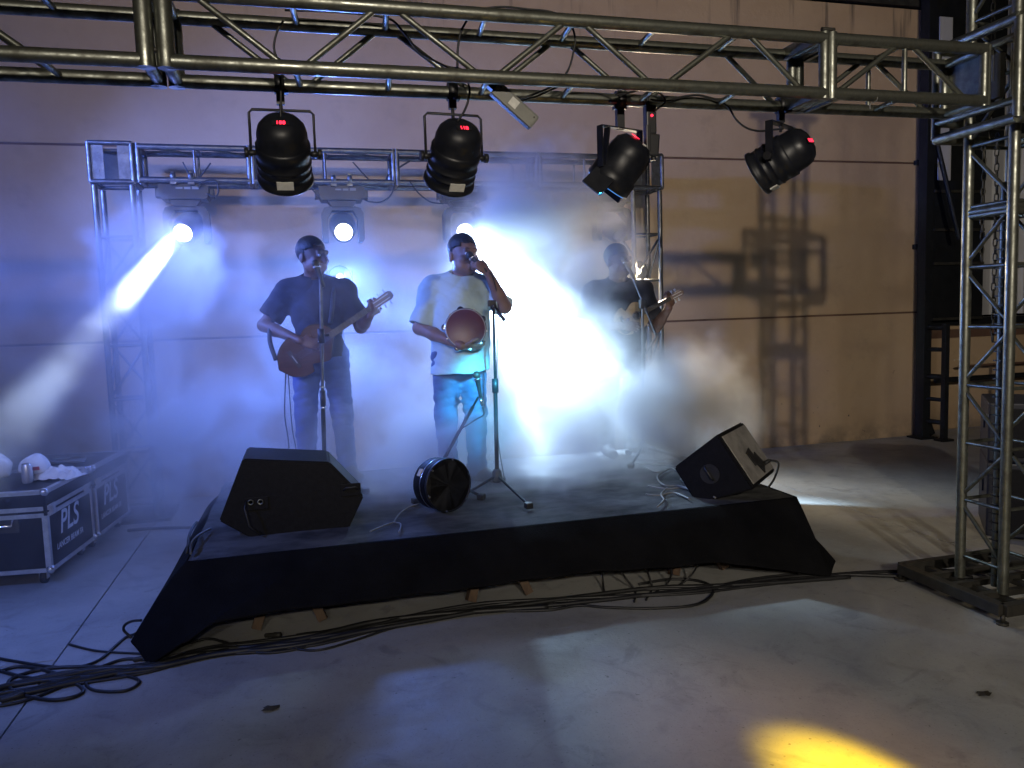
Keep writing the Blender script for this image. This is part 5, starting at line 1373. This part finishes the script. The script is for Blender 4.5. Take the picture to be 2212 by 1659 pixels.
def smoke():
    vol = bpy.data.volumes.new('smoke'); o = bpy.data.objects.new('smoke', vol); COL.objects.link(o)
    tag(o, 'white and blue stage smoke drifting around the band and the left side', 'smoke', None, 'stuff')
    ng = bpy.data.node_groups.new('smoke_density', 'GeometryNodeTree')
    ng.interface.new_socket('Geometry', in_out='INPUT', socket_type='NodeSocketGeometry'); ng.interface.new_socket('Geometry', in_out='OUTPUT', socket_type='NodeSocketGeometry')
    N = ng.nodes.new; L = ng.links.new
    out = N('NodeGroupOutput'); vc = N('GeometryNodeVolumeCube')
    lo = V((-4.6, 4.05, .02)); hi = V((3.6, 7.26, 3.35))
    vc.inputs['Min'].default_value = lo; vc.inputs['Max'].default_value = hi
    for k, n in (('Resolution X', 190), ('Resolution Y', 74), ('Resolution Z', 78)): vc.inputs[k].default_value = n
    pos = N('GeometryNodeInputPosition')
    def noise(scale, det, rough, dist, off=(0, 0, 0)):
        a = N('ShaderNodeVectorMath'); a.operation = 'ADD'; L(pos.outputs[0], a.inputs[0]); a.inputs[1].default_value = off
        n = N('ShaderNodeTexNoise'); n.inputs['Scale'].default_value = scale; n.inputs['Detail'].default_value = det; n.inputs['Roughness'].default_value = rough; n.inputs['Distortion'].default_value = dist
        L(a.outputs[0], n.inputs['Vector']); return n
    def math_(op, a, b=None, clamp=False):
        n = N('ShaderNodeMath'); n.operation = op; n.use_clamp = clamp
        for i, x in enumerate((a, b)):
            if x is None: continue
            if isinstance(x, (int, float)): n.inputs[i].default_value = x
            else: L(x, n.inputs[i])
        return n.outputs[0]
    def mr(s, a, b, c=0.0, d=1.0):
        n = N('ShaderNodeMapRange'); n.interpolation_type = 'SMOOTHSTEP'
        for k, v in zip(('From Min', 'From Max', 'To Min', 'To Max'), (a, b, c, d)): n.inputs[k].default_value = v
        L(s, n.inputs['Value']); return n.outputs['Result']
    n1 = noise(1.7, 6.0, .60, .7)
    clump = mr(n1.outputs[0], .46, .57)
    # the edges of the clouds are pushed about by a second noise
    n2 = noise(2.3, 5.0, .62, .0, (7.3, 2.1, 5.5))
    w = N('ShaderNodeVectorMath'); w.operation = 'SUBTRACT'; L(n2.outputs['Color'], w.inputs[0]); w.inputs[1].default_value = (.5, .5, .5)
    w2 = N('ShaderNodeVectorMath'); w2.operation = 'SCALE'; L(w.outputs[0], w2.inputs[0]); w2.inputs['Scale'].default_value = 1.15
    wp = N('ShaderNodeVectorMath'); wp.operation = 'ADD'; L(pos.outputs[0], wp.inputs[0]); L(w2.outputs[0], wp.inputs[1])
    total = None
    for c, r, dens, keep in BLOBS:
        s = N('ShaderNodeVectorMath'); s.operation = 'SUBTRACT'; L(wp.outputs[0], s.inputs[0]); s.inputs[1].default_value = c
        d = N('ShaderNodeVectorMath'); d.operation = 'DIVIDE'; L(s.outputs[0], d.inputs[0]); d.inputs[1].default_value = r
        q = N('ShaderNodeVectorMath'); q.operation = 'DOT_PRODUCT'; L(d.outputs[0], q.inputs[0]); L(d.outputs[0], q.inputs[1])
        g = math_('EXPONENT', math_('MULTIPLY', q.outputs['Value'], -.7))
        g = math_('MULTIPLY', g, mr(q.outputs['Value'], 2.2, 1.0))
        b = math_('MULTIPLY', g, math_('ADD', math_('MULTIPLY', clump, 1 - keep), keep))
        b = math_('MULTIPLY', b, dens)
        total = b if total is None else math_('ADD', total, b)
    sep = N('ShaderNodeSeparateXYZ'); L(pos.outputs[0], sep.inputs[0])
    # thin haze that fades to the right, upwards and towards the front
    thin = math_('MULTIPLY', mr(sep.outputs[0], 2.9, .4), mr(sep.outputs[2], 2.55, 1.35, .06, 1.0))
    thin = math_('MULTIPLY', thin, mr(sep.outputs[1], 4.06, 5.6, .0, 1.0))
    thin = math_('MULTIPLY', thin, math_('ADD', math_('MULTIPLY', clump, HAZE[1]), HAZE[0]))
    total = math_('ADD', total, thin)
    e = math_('MULTIPLY', mr(sep.outputs[0], 3.58, 3.2), mr(sep.outputs[0], -4.58, -4.0))
    e = math_('MULTIPLY', e, math_('MULTIPLY', mr(sep.outputs[2], 3.33, 2.9), mr(sep.outputs[1], 4.07, 4.5)))
    total = math_('MULTIPLY', total, e)
    L(total, vc.inputs['Density'])
    m = bpy.data.materials.new('smoke'); m.use_nodes = True; nt = m.node_tree; nt.nodes.clear()
    mo = nt.nodes.new('ShaderNodeOutputMaterial'); pv = nt.nodes.new('ShaderNodeVolumePrincipled'); nt.links.new(pv.outputs[0], mo.inputs['Volume'])
    pv.inputs['Color'].default_value = (.95, .96, 1.0, 1); pv.inputs['Density'].default_value = 1.0; pv.inputs['Anisotropy'].default_value = .25
    vol.materials.append(m)
    sm = N('GeometryNodeSetMaterial'); sm.inputs['Material'].default_value = m
    L(vc.outputs[0], sm.inputs[0]); L(sm.outputs[0], out.inputs[0])
    md = o.modifiers.new('density', 'NODES'); md.node_group = ng
HAZE = (.13, .38)
smoke()
